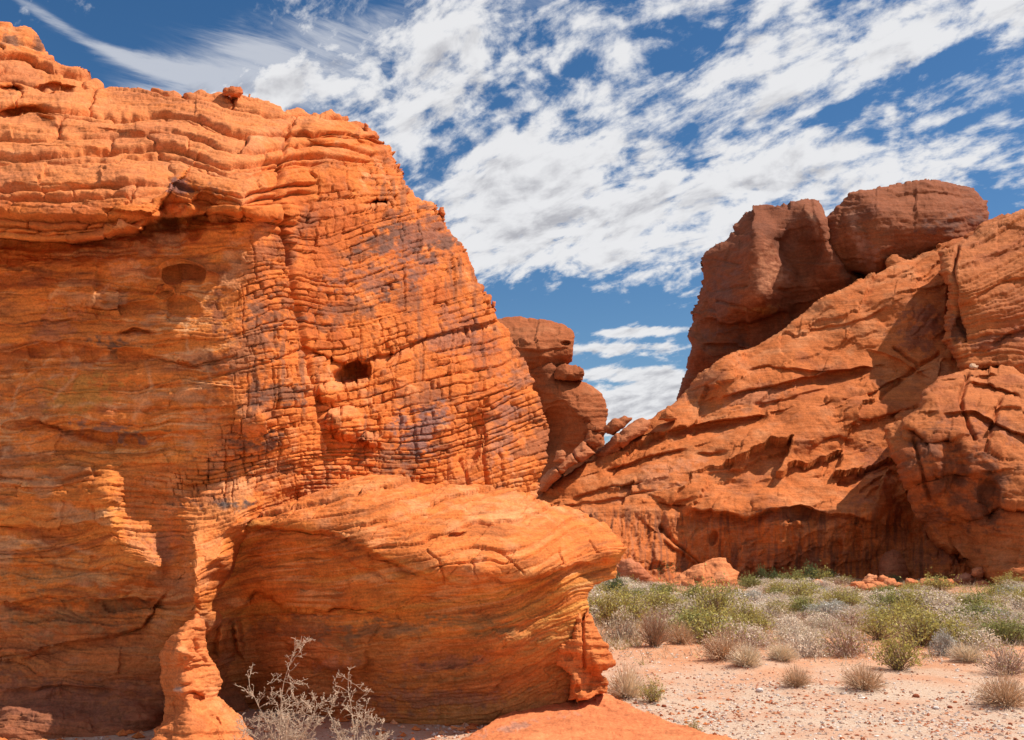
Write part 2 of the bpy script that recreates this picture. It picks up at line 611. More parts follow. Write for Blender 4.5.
    for (di, dj, a, b) in ((-1, 0, (0, 1), (0, 0)), (1, 0, (1, 0), (1, 1)), (0, -1, (0, 0), (1, 0)), (0, 1, (1, 1), (0, 1))):
        nb = pad[1 + di:pad.shape[0] - 1 + di, 1 + dj:pad.shape[1] - 1 + dj]
        ii, jj = np.nonzero(cell_in & ~nb)
        E.append(np.stack([ids[ii + a[0], jj + a[1]], ids[ii + b[0], jj + b[1]]], 1))
    E = np.concatenate(E)
    rim, inv = np.unique(E.ravel(), return_inverse=True)
    inv = inv.reshape(-1, 2)
    nV = len(V); rings = [V]; cols = [CC]; faces = [quads]
    camp = np.array([0, 0, CAMZ])
    prev = rim
    mid = V.mean(0)
    base = V[rim]
    depth0 = base[:, 1:2]
    for q_, (tk, sh) in enumerate(((.06, .995), (.25, .97), (.55, .9), (.85, .74), (1.0, .45))):
        sc_ = (depth0 + tk * thick) / depth0
        ringp = camp + (base - camp) * sc_
        ctr = camp + (mid - camp) * ((mid[1] + tk * thick) / mid[1])
        ringp = ctr + (ringp - ctr) * sh
        # never bulge upward past the rim
        ringp[:, 2] = np.minimum(ringp[:, 2], (base[:, 2] - CAMZ) * sc_[:, 0] + CAMZ)
        new = nV + np.arange(len(rim)); nV += len(rim)
        rings.append(ringp); cols.append(CC[rim])
        faces.append(np.stack([prev[inv[:, 1]], prev[inv[:, 0]], new[inv[:, 0]], new[inv[:, 1]]], 1))
        prev = new
    ctr = camp + (mid - camp) * ((mid[1] + thick * 1.02) / mid[1])
    rings.append(ctr[None]); cols.append(CC[:1])
    faces.append(np.stack([prev[inv[:, 1]], prev[inv[:, 0]], np.full(len(inv), nV)], 1))
    V = np.concatenate(rings); CC = np.concatenate(cols)
    quadsf = np.concatenate(faces[:-1])
    if parent is not None:
        loc = tuple(parent.location)
    elif loc is None:
        lo = V[:, 2].min()
        loc = (float(mid[0]), float(mid[1]), float(max(lo, 0.0)))
    return mesh_obj(name, V, [quadsf, faces[-1]], mat, parent, CC, True, loc)


def mixc(c, col_, f):
    f = np.clip(f, 0, 1)[..., None]
    return c * (1 - f) + np.asarray(col_) * f


def stain_and_light(u, c, spots, seed):
    """patches of mineral staining with ragged edges, and of painted light and shade"""
    n = fbm2(u['X'] / 16, u['Y'] / 10, 4, seed, .6)
    n2 = fbm2(u['X'] / 5, u['Y'] / 3.5, 3, seed + 3, .6)
    for (cx, cy, rx, ry, deg, colr, k) in spots:
        ca, sa = math.cos(math.radians(deg)), math.sin(math.radians(deg))
        a = ((u['X'] - cx) * ca + (u['Y'] - cy) * sa) / rx; b = (-(u['X'] - cx) * sa + (u['Y'] - cy) * ca) / ry
        r = np.sqrt(a * a + b * b)
        f = sst(1.0 - r + .85 * n + .8 * n2, .05, .75) * k
        c = mixc(c, colr, f)
    return c


def veins(u, c, lines, colr, k=.7):
    """thin mineral seams"""
    for pts, wd in lines:
        d, _ = line_d(u['wx'] + 2.5 * fbm2(u['X'] / 9, u['Y'] / 9, 3, 71), u['wy'] + 2.5 * fbm2(u['X'] / 9 + 5, u['Y'] / 9, 3, 72), pts)
        brk = .35 + .65 * sst(fbm2(u['X'] / 14, u['Y'] / 14, 3, 73), -.3, .3)
        c = mixc(c, colr, np.exp(-(d / wd) ** 2) * k * brk)
    return c

# ------------------------------------------------------------------ the great rock on the left
def soft(u, poly, w, seed=3, wob=10):
    d = poly_sd(u['X'] + wob * fbm2(u['X'] / 40, u['Y'] / 40, 3, seed), u['Y'] + wob * fbm2(u['X'] / 40 + 9, u['Y'] / 40, 3, seed + 1), poly)
    return sst(d, -w, w)


LX, LY = ground_at(190.0, 738.0)
massif = thing('rock_formation', 'huge layered orange sandstone rock with an overhanging brow, filling the left side of the scene',
               'rock formation', (float(LX), float(LY), 0.0))

WALL_OUT = [(-150, 0), (-60, 6), (0, 17), (8, 18), (15, 25), (28, 26), (35, 32), (43, 48), (54, 58), (66, 67), (80, 73), (92, 76), (104, 83),
            (112, 90), (125, 90), (140, 89), (158, 88), (170, 90), (190, 92), (215, 93), (222, 91), (250, 93), (262, 98), (275, 105),
            (285, 109), (297, 107), (310, 113), (320, 113), (330, 110), (345, 115), (360, 123), (372, 130), (381, 134), (390, 144),
            (394, 152), (398, 160), (405, 173), (412, 187), (418, 195), (430, 202), (440, 211), (447, 221), (453, 232), (463, 245),
            (470, 256), (478, 275), (486, 287), (492, 298), (496, 312), (500, 322), (508, 328), (514, 342), (520, 352), (526, 362),
            (532, 378), (538, 395), (543, 412), (546, 430), (546, 450), (543, 465), (540, 478), (537, 490), (530, 520), (480, 600),
            (400, 680), (300, 780), (200, 800), (-150, 800)]

WALL_D = [
    # brow and the slope above it
    (-150, 10, 15.5), (-150, 120, 12.2), (-150, 200, 10.5), (-150, 300, 10.7), (-150, 450, 10.8), (-150, 600, 10.6), (-150, 800, 9.9),
    (0, 25, 15.0), (30, 35, 15.1), (0, 60, 14.0), (45, 70, 14.6), (0, 100, 12.9), (60, 110, 12.7), (110, 95, 14.2), (0, 140, 11.6), (70, 150, 11.3),
    (150, 100, 14.0), (150, 130, 12.4), (150, 160, 11.2), (230, 105, 14.2), (225, 140, 12.3), (225, 175, 11.0), (270, 120, 14.0), (265, 160, 12.2),
    (0, 185, 10.35), (60, 185, 10.25), (130, 180, 10.3), (160, 185, 10.5), (200, 185, 10.6), (250, 190, 10.85),
    (-60, 236, 9.95), (0, 236, 9.9), (60, 240, 9.85), (138, 232, 9.95), (175, 214, 10.45), (215, 208, 10.6), (255, 210, 10.85), (272, 220, 11.35),
    # shaded wall below the brow
    (-60, 290, 10.5), (0, 290, 10.5), (60, 290, 10.5), (130, 280, 10.55), (190, 270, 10.72), (230, 270, 11.0), (0, 330, 10.55), (60, 330, 10.55), (130, 330, 10.62), (190, 310, 10.74), (222, 330, 10.8),
    (0, 380, 10.55), (60, 390, 10.55), (130, 380, 10.62), (190, 370, 10.78), (225, 370, 10.84), (255, 330, 11.08), (262, 380, 11.2),
    (0, 470, 10.55), (60, 470, 10.6), (84, 472, 10.6), (118, 470, 10.58), (170, 460, 10.75), (220, 440, 10.95), (265, 430, 11.2),
    (0, 550, 10.56), (60, 550, 10.58), (90, 545, 10.55), (0, 610, 10.6), (60, 610, 10.62), (120, 610, 10.66), (0, 650, 10.6), (60, 650, 10.7), (130, 650, 10.75),
    (0, 722, 10.1), (60, 722, 10.12), (140, 718, 10.3), (0, 690, 10.4), (80, 690, 10.45), (0, 800, 9.95), (140, 800, 10.1), (-150, 720, 10.0), (280, 790, 11.8),
    # lit buttress, alcove and spur
    (70, 500, 10.56), (86, 498, 10.5), (104, 490, 10.36), (118, 500, 10.5), (104, 525, 10.32), (124, 528, 10.5), (140, 548, 10.42), (160, 566, 10.38),
    (140, 515, 10.72), (160, 505, 10.85), (166, 535, 10.72), (176, 552, 10.6), (178, 575, 10.4),
    (199, 605, 9.75), (205, 595, 9.9), (188, 572, 9.85), (190, 545, 10.1), (202, 560, 10.0), (215, 545, 10.3), (226, 558, 10.3), (243, 528, 10.7), (225, 515, 10.6), (255, 505, 11.0), (218, 600, 11.3), (240, 562, 11.7), (258, 540, 11.9), (280, 500, 11.6), (300, 495, 11.9),
    (200, 480, 10.95), (240, 465, 11.2), (280, 465, 11.5), (150, 480, 10.8),
    (165, 590, 10.7), (150, 620, 10.8), (190, 640, 10.8), (230, 620, 11.3),
    # right hand face, turning away
    (275, 260, 11.55), (285, 330, 11.7), (300, 400, 11.75), (310, 440, 11.9), (278, 290, 11.6),
    (296, 250, 12.4), (305, 320, 12.35), (322, 400, 12.4), (300, 200, 12.9), (290, 130, 14.0), (300, 160, 13.4),
    (340, 120, 15.4), (340, 160, 14.2), (345, 220, 13.6), (350, 300, 13.3), (355, 400, 13.1), (350, 460, 12.9), (340, 490, 12.6),
    (375, 140, 16.0), (400, 200, 15.5), (410, 280, 14.9), (415, 370, 14.4), (410, 450, 13.9), (400, 480, 13.6),
    (440, 225, 16.8), (460, 300, 16.2), (470, 380, 15.5), (465, 450, 15.0), (455, 490, 14.8), (500, 340, 17.2), (515, 400, 16.8),
    (515, 460, 16.4), (510, 490, 16.2), (540, 430, 18.2), (530, 490, 17.4), (480, 600, 16.2), (400, 680, 14.5), (330, 600, 13.2),
]
WALL_BEDS = [
    (0, 149, 149), (111, 149, 149), (243, 164, 149), (0, 184, 184), (150, 179, 184), (0, 228, 228), (140, 226, 228), (250, 205, 205),
    (0, 100, 100), (120, 105, 100), (0, 60, 60), (200, 120, 108), (300, 135, 115), (300, 172, 172), (400, 176, 172), (300, 208, 208), (364, 201, 208), (418, 193, 208),
    (313, 279, 285), (391, 267, 285), (469, 249, 285), (317, 325, 335), (435, 304, 335), (411, 334, 365), (498, 312, 365),
    (489, 398, 440), (535, 378, 440), (486, 444, 486), (540, 424, 486), (430, 455, 480), (233, 304, 304), (297, 291, 304),
    (230, 380, 380), (310, 370, 380), (0, 300, 300), (120, 300, 300), (0, 400, 400), (120, 400, 400), (0, 500, 500), (130, 490, 500), (0, 600, 600), (180, 600, 600),
    (0, 700, 700), (180, 700, 700), (240, 480, 490), (330, 455, 480), (230, 540, 560), (300, 510, 560), (380, 380, 405), (450, 355, 400)]
COARSE = [(-200, -50), (420, 80), (400, 150), (330, 160), (290, 235), (255, 230), (160, 215), (150, 240), (-200, 245)]
FINE = [(330, 140), (600, 100), (600, 520), (340, 495), (262, 512), (232, 508), (205, 496), (150, 486), (130, 480), (200, 470), (235, 420), (240, 330), (235, 280), (270, 215), (290, 160)]
SPUR = [(120, 480), (160, 490), (215, 500), (262, 505), (255, 530), (205, 612), (185, 590), (150, 570), (120, 540)]
SMOOTHSHADE = [(-200, 245), (150, 240), (250, 215), (235, 300), (220, 420), (150, 470), (130, 480), (160, 560), (200, 610), (260, 620), (260, 820), (-200, 820)]


def wall_beds(u):
    X, Y, T, s = u['X'], u['Y'], u['T'], u['seed']
    wob = 3.0 * fbm2(X / 60, Y / 30, 3, 81) + .7 * fbm2(X / 14, Y / 9, 2, 82)
    sj = u['S'] + 8 * fbm2(X / 22, Y / 12, 3, 83)
    kc = soft(u, COARSE, 8, 5); kf = soft(u, FINE, 14, 7, 16) * (1 - kc)
    a, ha, la = blocks(sj + 10 * fbm2(X / 30, Y / 9, 3, 84), T + wob * 2.4 + 5 * fbm2(X / 90, Y / 26, 2, 85), 21, (6, 24), (22, 100), 13.0, 8.0, 4.4, 3.4, 6.0, .62, 3.0)
    a2, _, _ = blocks(sj, T + wob * 1.3, 22, (4, 9), (30, 70), 2.6, 1.2, 1.7, .8, 1.0, .5)
    sf = u['S'] + 3 * fbm2(X / 26, Y / 16, 3, 97)
    b, hb, lb = blocks(sf - .22 * Y, T + .55 * wob + 1.2 * fbm2(X / 10, Y / 6, 2, 98), 33, (5, 11.5), (8, 22), 9.0, 9.5, 1.2, 1.9, .9, .9, 2.6)
    b2, _, _ = blocks(sf - .16 * Y + 1.5 * fbm2(X / 9, Y / 14, 2, 99), T + wob * 1.4, 34, (18, 55), (10, 26), 4.0, 6.5, 1.3, 1.2, 1.0, .75, 1.2)
    wv = 14 * fbm2(X / 110 + 2, Y / 70, 3, 93)
    e, he, le = blocks(sj, T + wob * 2.2 + wv, 45, (3, 22), (50, 180), 2.6, 1.6, 1.4, 1.2, 1.8, .4)
    ks = np.clip(1 - kc - kf, 0, 1)
    ksp = soft(u, SPUR, 6, 11, 6) * ks
    g_, _, _ = blocks(sj - .2 * Y, T + wob, 47, (2.6, 7), (12, 44), 3.2, 2.0, 1.4, .8, 1.2, .6, 1.5)
    fx, fy = X + 8 * fbm2(X / 22, Y / 16, 3, 86), Y + 5 * fbm2(X / 22 + 4, Y / 16, 3, 87)
    f1, e1 = facets(fx / 60, fy / 24, 88, .6, 2.4); f2, e2 = facets(fx / 22, fy / 9, 89, .6, 2.0)
    pf = sst(fbm2(X / 50 + 3, Y / 25, 3, 92), -.1, .25)
    patch = sst(fbm2(X / 28, Y / 22, 3, 91), -.35, .2)
    u['hb'] = kc * ha + kf * hb + ks * le
    u['kc'], u['kf'], u['ks'], u['ksp'] = kc, kf, ks, ksp
    fleck = fbm2(X / 4, Y / 3, 3, 95, .6)
    calm = 1 - .85 * np.exp(-(((X - 168) / 26) ** 2 + ((Y - 196) / 30) ** 2))
    return kc * calm * (a + a2 * .8 + .8 * fleck) + kf * ((b * (.25 + .75 * patch)) + b2 + .55 * fleck) + kf * .6 * f2 + ksp * (g_ + .6 * fleck) + ks * (1 - .7 * ksp) * (e * 1.0 + .5 * fleck + 2.6 * f1 + 2.4 * ridged(X / 70, (Y + .1 * X) / 20, 4, 100, .55) + 1.2 * pf * f2)


def wall_paint(u):
    X, Y, T, P = u['X'], u['Y'], u['T'], u['P']
    n = fbm3(P, .8, 5, 5, .55); n2 = fbm3(P, 4, 4, 6, .6)
    c = np.broadcast_to(ORANGE, P.shape)
    c = mixc(c, PALE, sst(n2 + .5 * n + .5 * (u['hb'] - .5), .05, .9) * .8)
    c = mixc(c, DEEP, sst(-n + .3 * n2 + .3 * (u['hb'] - .5), .0, .6) * .75)
    c = mixc(c, [.72, .33, .16], sst(u['N'][..., 2] + .3 * n2, .35, .85) * .28)      # paler where the rock faces up
    # bands of the shaded wall
    T = T + 14 * fbm2(X / 110 + 2, Y / 70, 3, 93) + 4 * fbm2(X / 30, Y / 18, 3, 94)
    band = fbm2(X / 220 + 3, T / 9, 4, 12, .65)
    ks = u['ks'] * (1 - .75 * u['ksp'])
    c = mixc(c, np.array([.66, .20, .042]), ks * .85)  # shaded zone lifted in colour, standing in for bounced light
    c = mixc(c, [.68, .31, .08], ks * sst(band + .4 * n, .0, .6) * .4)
    c = mixc(c, DEEP, ks * sst(-band + .4 * n, .1, .5) * .7)
    fine = fbm2(X / 60 + 3, T / 2.6, 3, 14, .6)
    c = mixc(c, [.26, .085, .03], ks * sst(fine + .8 * fbm2(X / 45, Y / 22, 3, 17), .3, .75) * .55)
    c = mixc(c, [.70, .36, .16], ks * sst(-fine + 1.2 * fbm2(X / 34, Y / 18, 4, 18), .3, .8) * .7)
    c = mixc(c, [.30, .095, .04], ks * sst(fbm2(X / 55 + 2, Y / 22, 4, 23, .6), .12, .45) * .6)
    c = mixc(c, [.63, .20, .05], ks * sst(fbm2(X / 60 + 6, Y / 26, 4, 24, .6), .1, .4) * .6)
    run = fbm2(X / 7, Y / 60, 4, 19, .6)
    c = mixc(c, VARN, u['kf'] * sst(run + .6 * fbm2(X / 50, Y / 40, 3, 20), .35, .8) * .6)
    c = mixc(c, [.50, .26, .14], ks * sst(fbm2(X / 40, Y / 20, 4, 13, .6), .15, .5) * .6)
    c = mixc(c, [.36, .12, .05], sst(Y + 14 * n, 590, 650) * ks * .6)  # brown foot of the wall; its weaker light is painted in too
    c = mixc(c, [.25, .09, .05], sst(Y + 14 * n + 10 * band, 655, 720) * ks * .7)  # darker again lowest down, painting in the lack of light
    c = mixc(c, [.24, .085, .045], u['kf'] * sst(fbm2(X / 26, Y / 18, 5, 28, .62) + .3 * fbm2(X / 90, Y / 60, 2, 29), .08, .5) * .7)
    c = stain_and_light(u, c, [
        (425, 235, 70, 36, -25, [.23, .09, .06], .85), (380, 275, 60, 26, -20, [.22, .095, .07], .7), (345, 310, 45, 20, -15, VARN, .6),
        (455, 335, 40, 30, -20, [.25, .10, .07], .6), (380, 240, 30, 14, -20, VARN, .7), (440, 245, 26, 9, -15, VARN, .7), (405, 300, 24, 20, 60, VARN, .5),
        (420, 430, 28, 30, 30, [.20, .11, .10], .85), (400, 460, 34, 16, 10, VARN, .55), (500, 430, 20, 60, 15, [.27, .12, .085], .65), (520, 380, 14, 40, 20, [.26, .11, .07], .5),
        (245, 345, 40, 60, 0, [.22, .09, .05], .65), (265, 315, 26, 18, 0, VARN, .6), (275, 395, 35, 14, -8, VARN, .75), (250, 445, 60, 12, -12, VARN, .6),
        (215, 315, 10, 40, 8, [.22, .07, .035], .75), (265, 440, 30, 10, -10, VARN, .7), (215, 500, 40, 9, -4, VARN, .8), (232, 505, 20, 8, 0, [.10, .08, .075], .8),
        (105, 345, 28, 9, 10, [.16, .085, .055], .85), (105, 430, 45, 11, 8, [.21, .11, .085], .85), (60, 330, 22, 28, 30, [.48, .17, .08], .6),
        (30, 410, 24, 30, 10, [.42, .15, .06], .7), (85, 390, 45, 20, -15, OCHRE, .8), (130, 265, 24, 12, 0, PALE, .6), (140, 400, 14, 16, 0, PALE, .5),
        (40, 205, 60, 6, 0, DEEP, .3), (180, 185, 14, 9, 0, [.22, .11, .10], .8), (215, 190, 10, 8, 0, VARN, .6),
        (12, 42, 12, 8, 0, VARN, .8), (40, 47, 14, 6, 35, VARN, .85), (480, 440, 16, 45, 12, [.62, .19, .055], .85), (455, 490, 20, 20, 0, [.45, .15, .07], .4),
        (60, 575, 80, 18, 0, [.40, .22, .10], .5), (60, 615, 90, 22, 0, [.27, .15, .07], .6), (40, 700, 130, 26, 0, [.24, .09, .055], .6),
        (165, 540, 18, 22, 0, [.36, .14, .075], .6), (170, 590, 25, 16, 0, [.38, .14, .06], .5),
    ], 61)
    c = veins(u, c, [([(10, 410), (14, 388), (30, 372), (52, 354), (68, 346), (78, 356), (70, 378), (52, 398)], 1.6), ([(12, 412), (24, 420), (48, 418)], 1.3), ([(60, 355), (62, 372), (50, 380)], 1.4),
                     ([(146, 362), (150, 384), (144, 402), (134, 420)], 2.0), ([(205, 365), (212, 382), (210, 402)], 1.5), ([(150, 360), (180, 352), (215, 350)], 1.2), ([(90, 300), (115, 280), (140, 262)], 2.0),
                     ([(0, 425), (10, 440), (4, 455)], 1.5), ([(25, 445), (40, 458), (56, 450)], 1.3), ([(185, 310), (188, 350)], 1.5), ([(55, 408), (90, 404), (125, 408)], 1.8), ([(10, 540), (60, 545), (110, 560)], 2.2)], [.74, .44, .24], .38)
    c = veins(u, c, [([(0, 326), (40, 322), (85, 320)], 1.0), ([(90, 300), (150, 296), (210, 286)], 1.0), ([(60, 432), (110, 436), (170, 430)], 1.6), ([(120, 360), (170, 362), (240, 356)], 1.0), ([(0, 560), (70, 568), (140, 578)], 1.2),
                     ([(0, 655), (60, 646), (100, 636)], 1.2), ([(5, 610), (60, 600), (150, 602)], 1.2), ([(0, 265), (70, 275), (150, 270)], 2.0)], [.16, .055, .025], .75)
    return c


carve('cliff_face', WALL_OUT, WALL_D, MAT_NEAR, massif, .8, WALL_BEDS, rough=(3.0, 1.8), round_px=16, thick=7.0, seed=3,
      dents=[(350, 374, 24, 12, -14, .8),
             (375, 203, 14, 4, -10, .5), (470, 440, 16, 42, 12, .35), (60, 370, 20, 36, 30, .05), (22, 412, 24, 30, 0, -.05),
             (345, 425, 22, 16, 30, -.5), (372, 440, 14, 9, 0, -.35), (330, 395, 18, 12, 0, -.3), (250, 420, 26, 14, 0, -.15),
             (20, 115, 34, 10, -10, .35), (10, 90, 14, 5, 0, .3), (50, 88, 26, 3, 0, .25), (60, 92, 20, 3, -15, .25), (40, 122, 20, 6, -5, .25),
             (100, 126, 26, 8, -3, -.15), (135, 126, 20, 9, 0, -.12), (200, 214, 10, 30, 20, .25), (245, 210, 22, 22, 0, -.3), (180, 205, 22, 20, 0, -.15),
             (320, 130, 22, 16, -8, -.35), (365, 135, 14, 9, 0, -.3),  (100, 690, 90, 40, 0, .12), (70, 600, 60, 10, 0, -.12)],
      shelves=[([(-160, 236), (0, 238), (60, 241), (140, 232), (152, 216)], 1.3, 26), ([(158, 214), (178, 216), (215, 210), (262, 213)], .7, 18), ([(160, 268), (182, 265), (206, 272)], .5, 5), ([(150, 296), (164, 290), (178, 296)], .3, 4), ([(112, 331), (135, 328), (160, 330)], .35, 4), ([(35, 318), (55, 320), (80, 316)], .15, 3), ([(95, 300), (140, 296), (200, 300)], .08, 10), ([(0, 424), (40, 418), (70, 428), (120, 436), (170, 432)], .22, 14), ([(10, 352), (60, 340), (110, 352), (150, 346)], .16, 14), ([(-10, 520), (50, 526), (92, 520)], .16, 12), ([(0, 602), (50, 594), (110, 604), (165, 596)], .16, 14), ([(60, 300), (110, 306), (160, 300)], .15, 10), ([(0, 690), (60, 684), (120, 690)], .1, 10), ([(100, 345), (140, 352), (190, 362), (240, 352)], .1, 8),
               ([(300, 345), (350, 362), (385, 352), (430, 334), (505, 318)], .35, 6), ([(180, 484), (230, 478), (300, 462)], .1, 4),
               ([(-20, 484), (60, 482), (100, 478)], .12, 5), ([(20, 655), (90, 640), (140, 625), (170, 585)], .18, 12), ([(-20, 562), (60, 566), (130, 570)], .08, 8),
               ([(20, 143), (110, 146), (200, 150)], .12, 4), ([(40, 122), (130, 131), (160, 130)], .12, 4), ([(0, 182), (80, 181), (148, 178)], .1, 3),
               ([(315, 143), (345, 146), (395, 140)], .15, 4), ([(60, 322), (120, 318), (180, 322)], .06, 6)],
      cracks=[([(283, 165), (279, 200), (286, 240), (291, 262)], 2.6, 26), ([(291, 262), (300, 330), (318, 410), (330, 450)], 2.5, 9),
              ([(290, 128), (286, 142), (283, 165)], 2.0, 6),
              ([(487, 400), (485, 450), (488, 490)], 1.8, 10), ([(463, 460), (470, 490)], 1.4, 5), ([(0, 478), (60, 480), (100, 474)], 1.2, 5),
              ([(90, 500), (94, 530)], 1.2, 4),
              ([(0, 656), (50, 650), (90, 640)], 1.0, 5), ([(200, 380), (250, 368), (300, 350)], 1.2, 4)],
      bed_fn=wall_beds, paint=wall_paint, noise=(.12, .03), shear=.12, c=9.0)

# ---- the tongue of rock that juts out below
LEDGE_OUT = [(196, 612), (206, 590), (225, 556), (246, 522), (275, 508), (320, 493), (345, 480), (360, 476), (372, 474), (385, 478), (400, 477), (415, 480), (430, 484), (460, 486), (490, 485),
             (510, 487), (525, 492), (545, 500), (570, 508), (590, 515), (605, 522), (614, 531), (622, 540), (627, 548), (624, 558), (620, 568), (617, 578), (605, 581), (596, 585), (590, 592),
             (589, 605), (585, 640), (580, 680), (570, 720), (540, 790), (230, 800), (206, 770), (210, 700), (204, 650)]
LEDGE_D = [
    (246, 522, 10.89), (275, 508, 11.12), (320, 495, 11.28), (372, 476, 11.57), (430, 486, 11.56), (490, 487, 11.78), (525, 494, 11.86), (570, 510, 11.84), (605, 524, 11.80), (625, 548, 11.57),
    (300, 510, 11.00), (350, 500, 10.98), (400, 505, 10.88), (450, 510, 10.91), (500, 512, 11.08), (550, 522, 11.23), (590, 535, 11.36),
    (300, 520, 10.73), (345, 532, 10.34), (380, 540, 10.18), (430, 540, 10.24), (480, 545, 10.29), (530, 548, 10.50), (570, 548, 10.82),
    (365, 546, 10.05), (430, 568, 9.85), (480, 575, 9.90), (525, 571, 10.15), (570, 565, 10.55), (608, 552, 11.16),
    # under the lip
    (200, 608, 10.7), (212, 595, 11.0), (225, 570, 11.2), (250, 550, 11.2), (270, 555, 11.0), (300, 560, 10.85), (340, 572, 10.5), (380, 584, 10.3), (430, 594, 10.2), (480, 597, 10.25), (530, 592, 10.5), (575, 582, 10.6), (610, 570, 11.5),
    (250, 580, 11.1), (300, 580, 10.85), (300, 600, 10.8), (340, 605, 10.55), (270, 590, 11.0), (232, 600, 11.2),
    (245, 620, 11.4), (262, 602, 11.2), (280, 608, 11.05), (300, 625, 10.85), (340, 630, 10.55), (245, 660, 11.4), (270, 660, 11.2), (300, 670, 10.9), (340, 655, 10.55), (340, 675, 10.85),
    (390, 610, 10.25), (390, 640, 10.35), (440, 620, 10.15), (440, 650, 10.35), (490, 620, 10.2), (490, 650, 10.4), (530, 620, 10.42), (540, 650, 10.62), (570, 610, 10.66), (585, 610, 10.92), (570, 650, 10.82), (560, 640, 10.7),
    (350, 695, 10.95), (420, 690, 10.7), (480, 690, 10.7), (540, 690, 10.9), (240, 700, 11.6), (300, 700, 11.2), (215, 640, 10.9), (212, 690, 11.2), (228, 650, 11.3),
    (400, 760, 10.9), (520, 760, 10.9), (260, 780, 11.3)]
LEDGE_BEDS = [(260, 520, 520), (340, 505, 520), (440, 475, 520), (300, 540, 545), (400, 520, 545), (520, 485, 545), (380, 560, 575), (470, 540, 575), (580, 505, 575), (440, 585, 600), (530, 570, 600), (620, 535, 600),
              (260, 590, 590), (340, 610, 610), (300, 650, 650), (450, 640, 650), (560, 600, 650), (300, 700, 700), (500, 690, 700), (230, 560, 550)]
LEDGE_TOP = [(200, 612), (246, 520), (300, 522), (345, 535), (365, 548), (430, 570), (445, 578), (480, 577), (525, 572), (570, 568), (610, 556), (640, 545), (640, 460), (230, 460)]


def ledge_beds(u):
    X, Y, T = u['X'], u['Y'], u['T']
    wob = 4.0 * fbm2(X / 60, Y / 30, 3, 181) + 1.4 * fbm2(X / 14, Y / 9, 2, 182)
    k = soft(u, LEDGE_TOP, 5, 8, 4)
    a, ha, la = blocks(X + 4 * fbm2(X / 20, Y / 12, 2, 5) + .9 * Y, T + wob, 51, (6, 15), (24, 80), 5.0, 4.0, 1.6, 1.2, 2.2, .6, 1.6)
    a2, _, _ = blocks(X, T + wob * 1.4, 55, (2.8, 6), (40, 120), 1.7, .6, 1.4, .5, .9, .4)
    e, he, le = blocks(X, T + wob * 2.5, 53, (4, 22), (60, 220), 2.2, 1.2, 1.5, .7, 1.5, .35)
    u['k'] = k; u['hb'] = k * la + (1 - k) * le
    return k * (a * 1.3 + a2 * 1.0) + (1 - k) * (e + .9 * a2 + 1.6 * facets((X + 9 * fbm2(X / 25, Y / 18, 3, 197)) / 50, (T + 5 * fbm2(X / 25, Y / 18, 3, 198)) / 16, 199, .5, 2.0)[0]) + .5 * fbm2(X / 4, Y / 3, 3, 96, .6)


def ledge_paint(u):
    X, Y, T, P = u['X'], u['Y'], u['T'], u['P']
    n = fbm3(P, .9, 5, 15, .55); n2 = fbm3(P, 5, 4, 16, .6); k = u['k']
    c = np.broadcast_to(np.array([.64, .175, .042]), P.shape)
    c = mixc(c, PALE, k * sst(n2 + .4 * n + .5 * (u['hb'] - .5), -.1, .8) * .75)
    c = mixc(c, [.63, .195, .038], (1 - k) * .85)  # front under the lip coloured for its shade and bounced light
    c = mixc(c, DEEP, sst(-n + .4 * n2, .0, .6) * (.4 + .1 * (1 - k)))
    band = fbm2(X / 160 + 3, T / 8, 4, 112, .65)
    fine = fbm2(X / 60 + 3, T / 2.6, 3, 114, .6)
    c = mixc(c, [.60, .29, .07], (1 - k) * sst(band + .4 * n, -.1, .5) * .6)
    c = mixc(c, [.42, .12, .035], (1 - k) * sst(-band, .1, .5) * .6)
    c = mixc(c, [.27, .085, .03], sst(fine + .8 * fbm2(X / 45, Y / 22, 3, 117), .3, .75) * (.5 + .1 * (1 - k)))
    c = mixc(c, [.70, .34, .14], sst(-fine + .8 * fbm2(X / 45, Y / 22, 3, 118), .3, .75) * (.28 + .3 * (1 - k)))
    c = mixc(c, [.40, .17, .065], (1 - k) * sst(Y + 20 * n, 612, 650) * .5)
    c = stain_and_light(u, c, [(380, 630, 70, 14, -6, [.22, .12, .06], .7), (300, 625, 60, 14, 0, [.25, .12, .06], .6), (440, 665, 60, 12, -8, [.32, .14, .09], .6),
                     (470, 625, 50, 10, 10, [.27, .15, .06], .6), (330, 665, 30, 8, 0, [.42, .20, .13], .6), (420, 700, 120, 14, 0, [.28, .13, .09], .6), (480, 675, 90, 10, -5, [.30, .14, .05], .5)], 161)
    return c


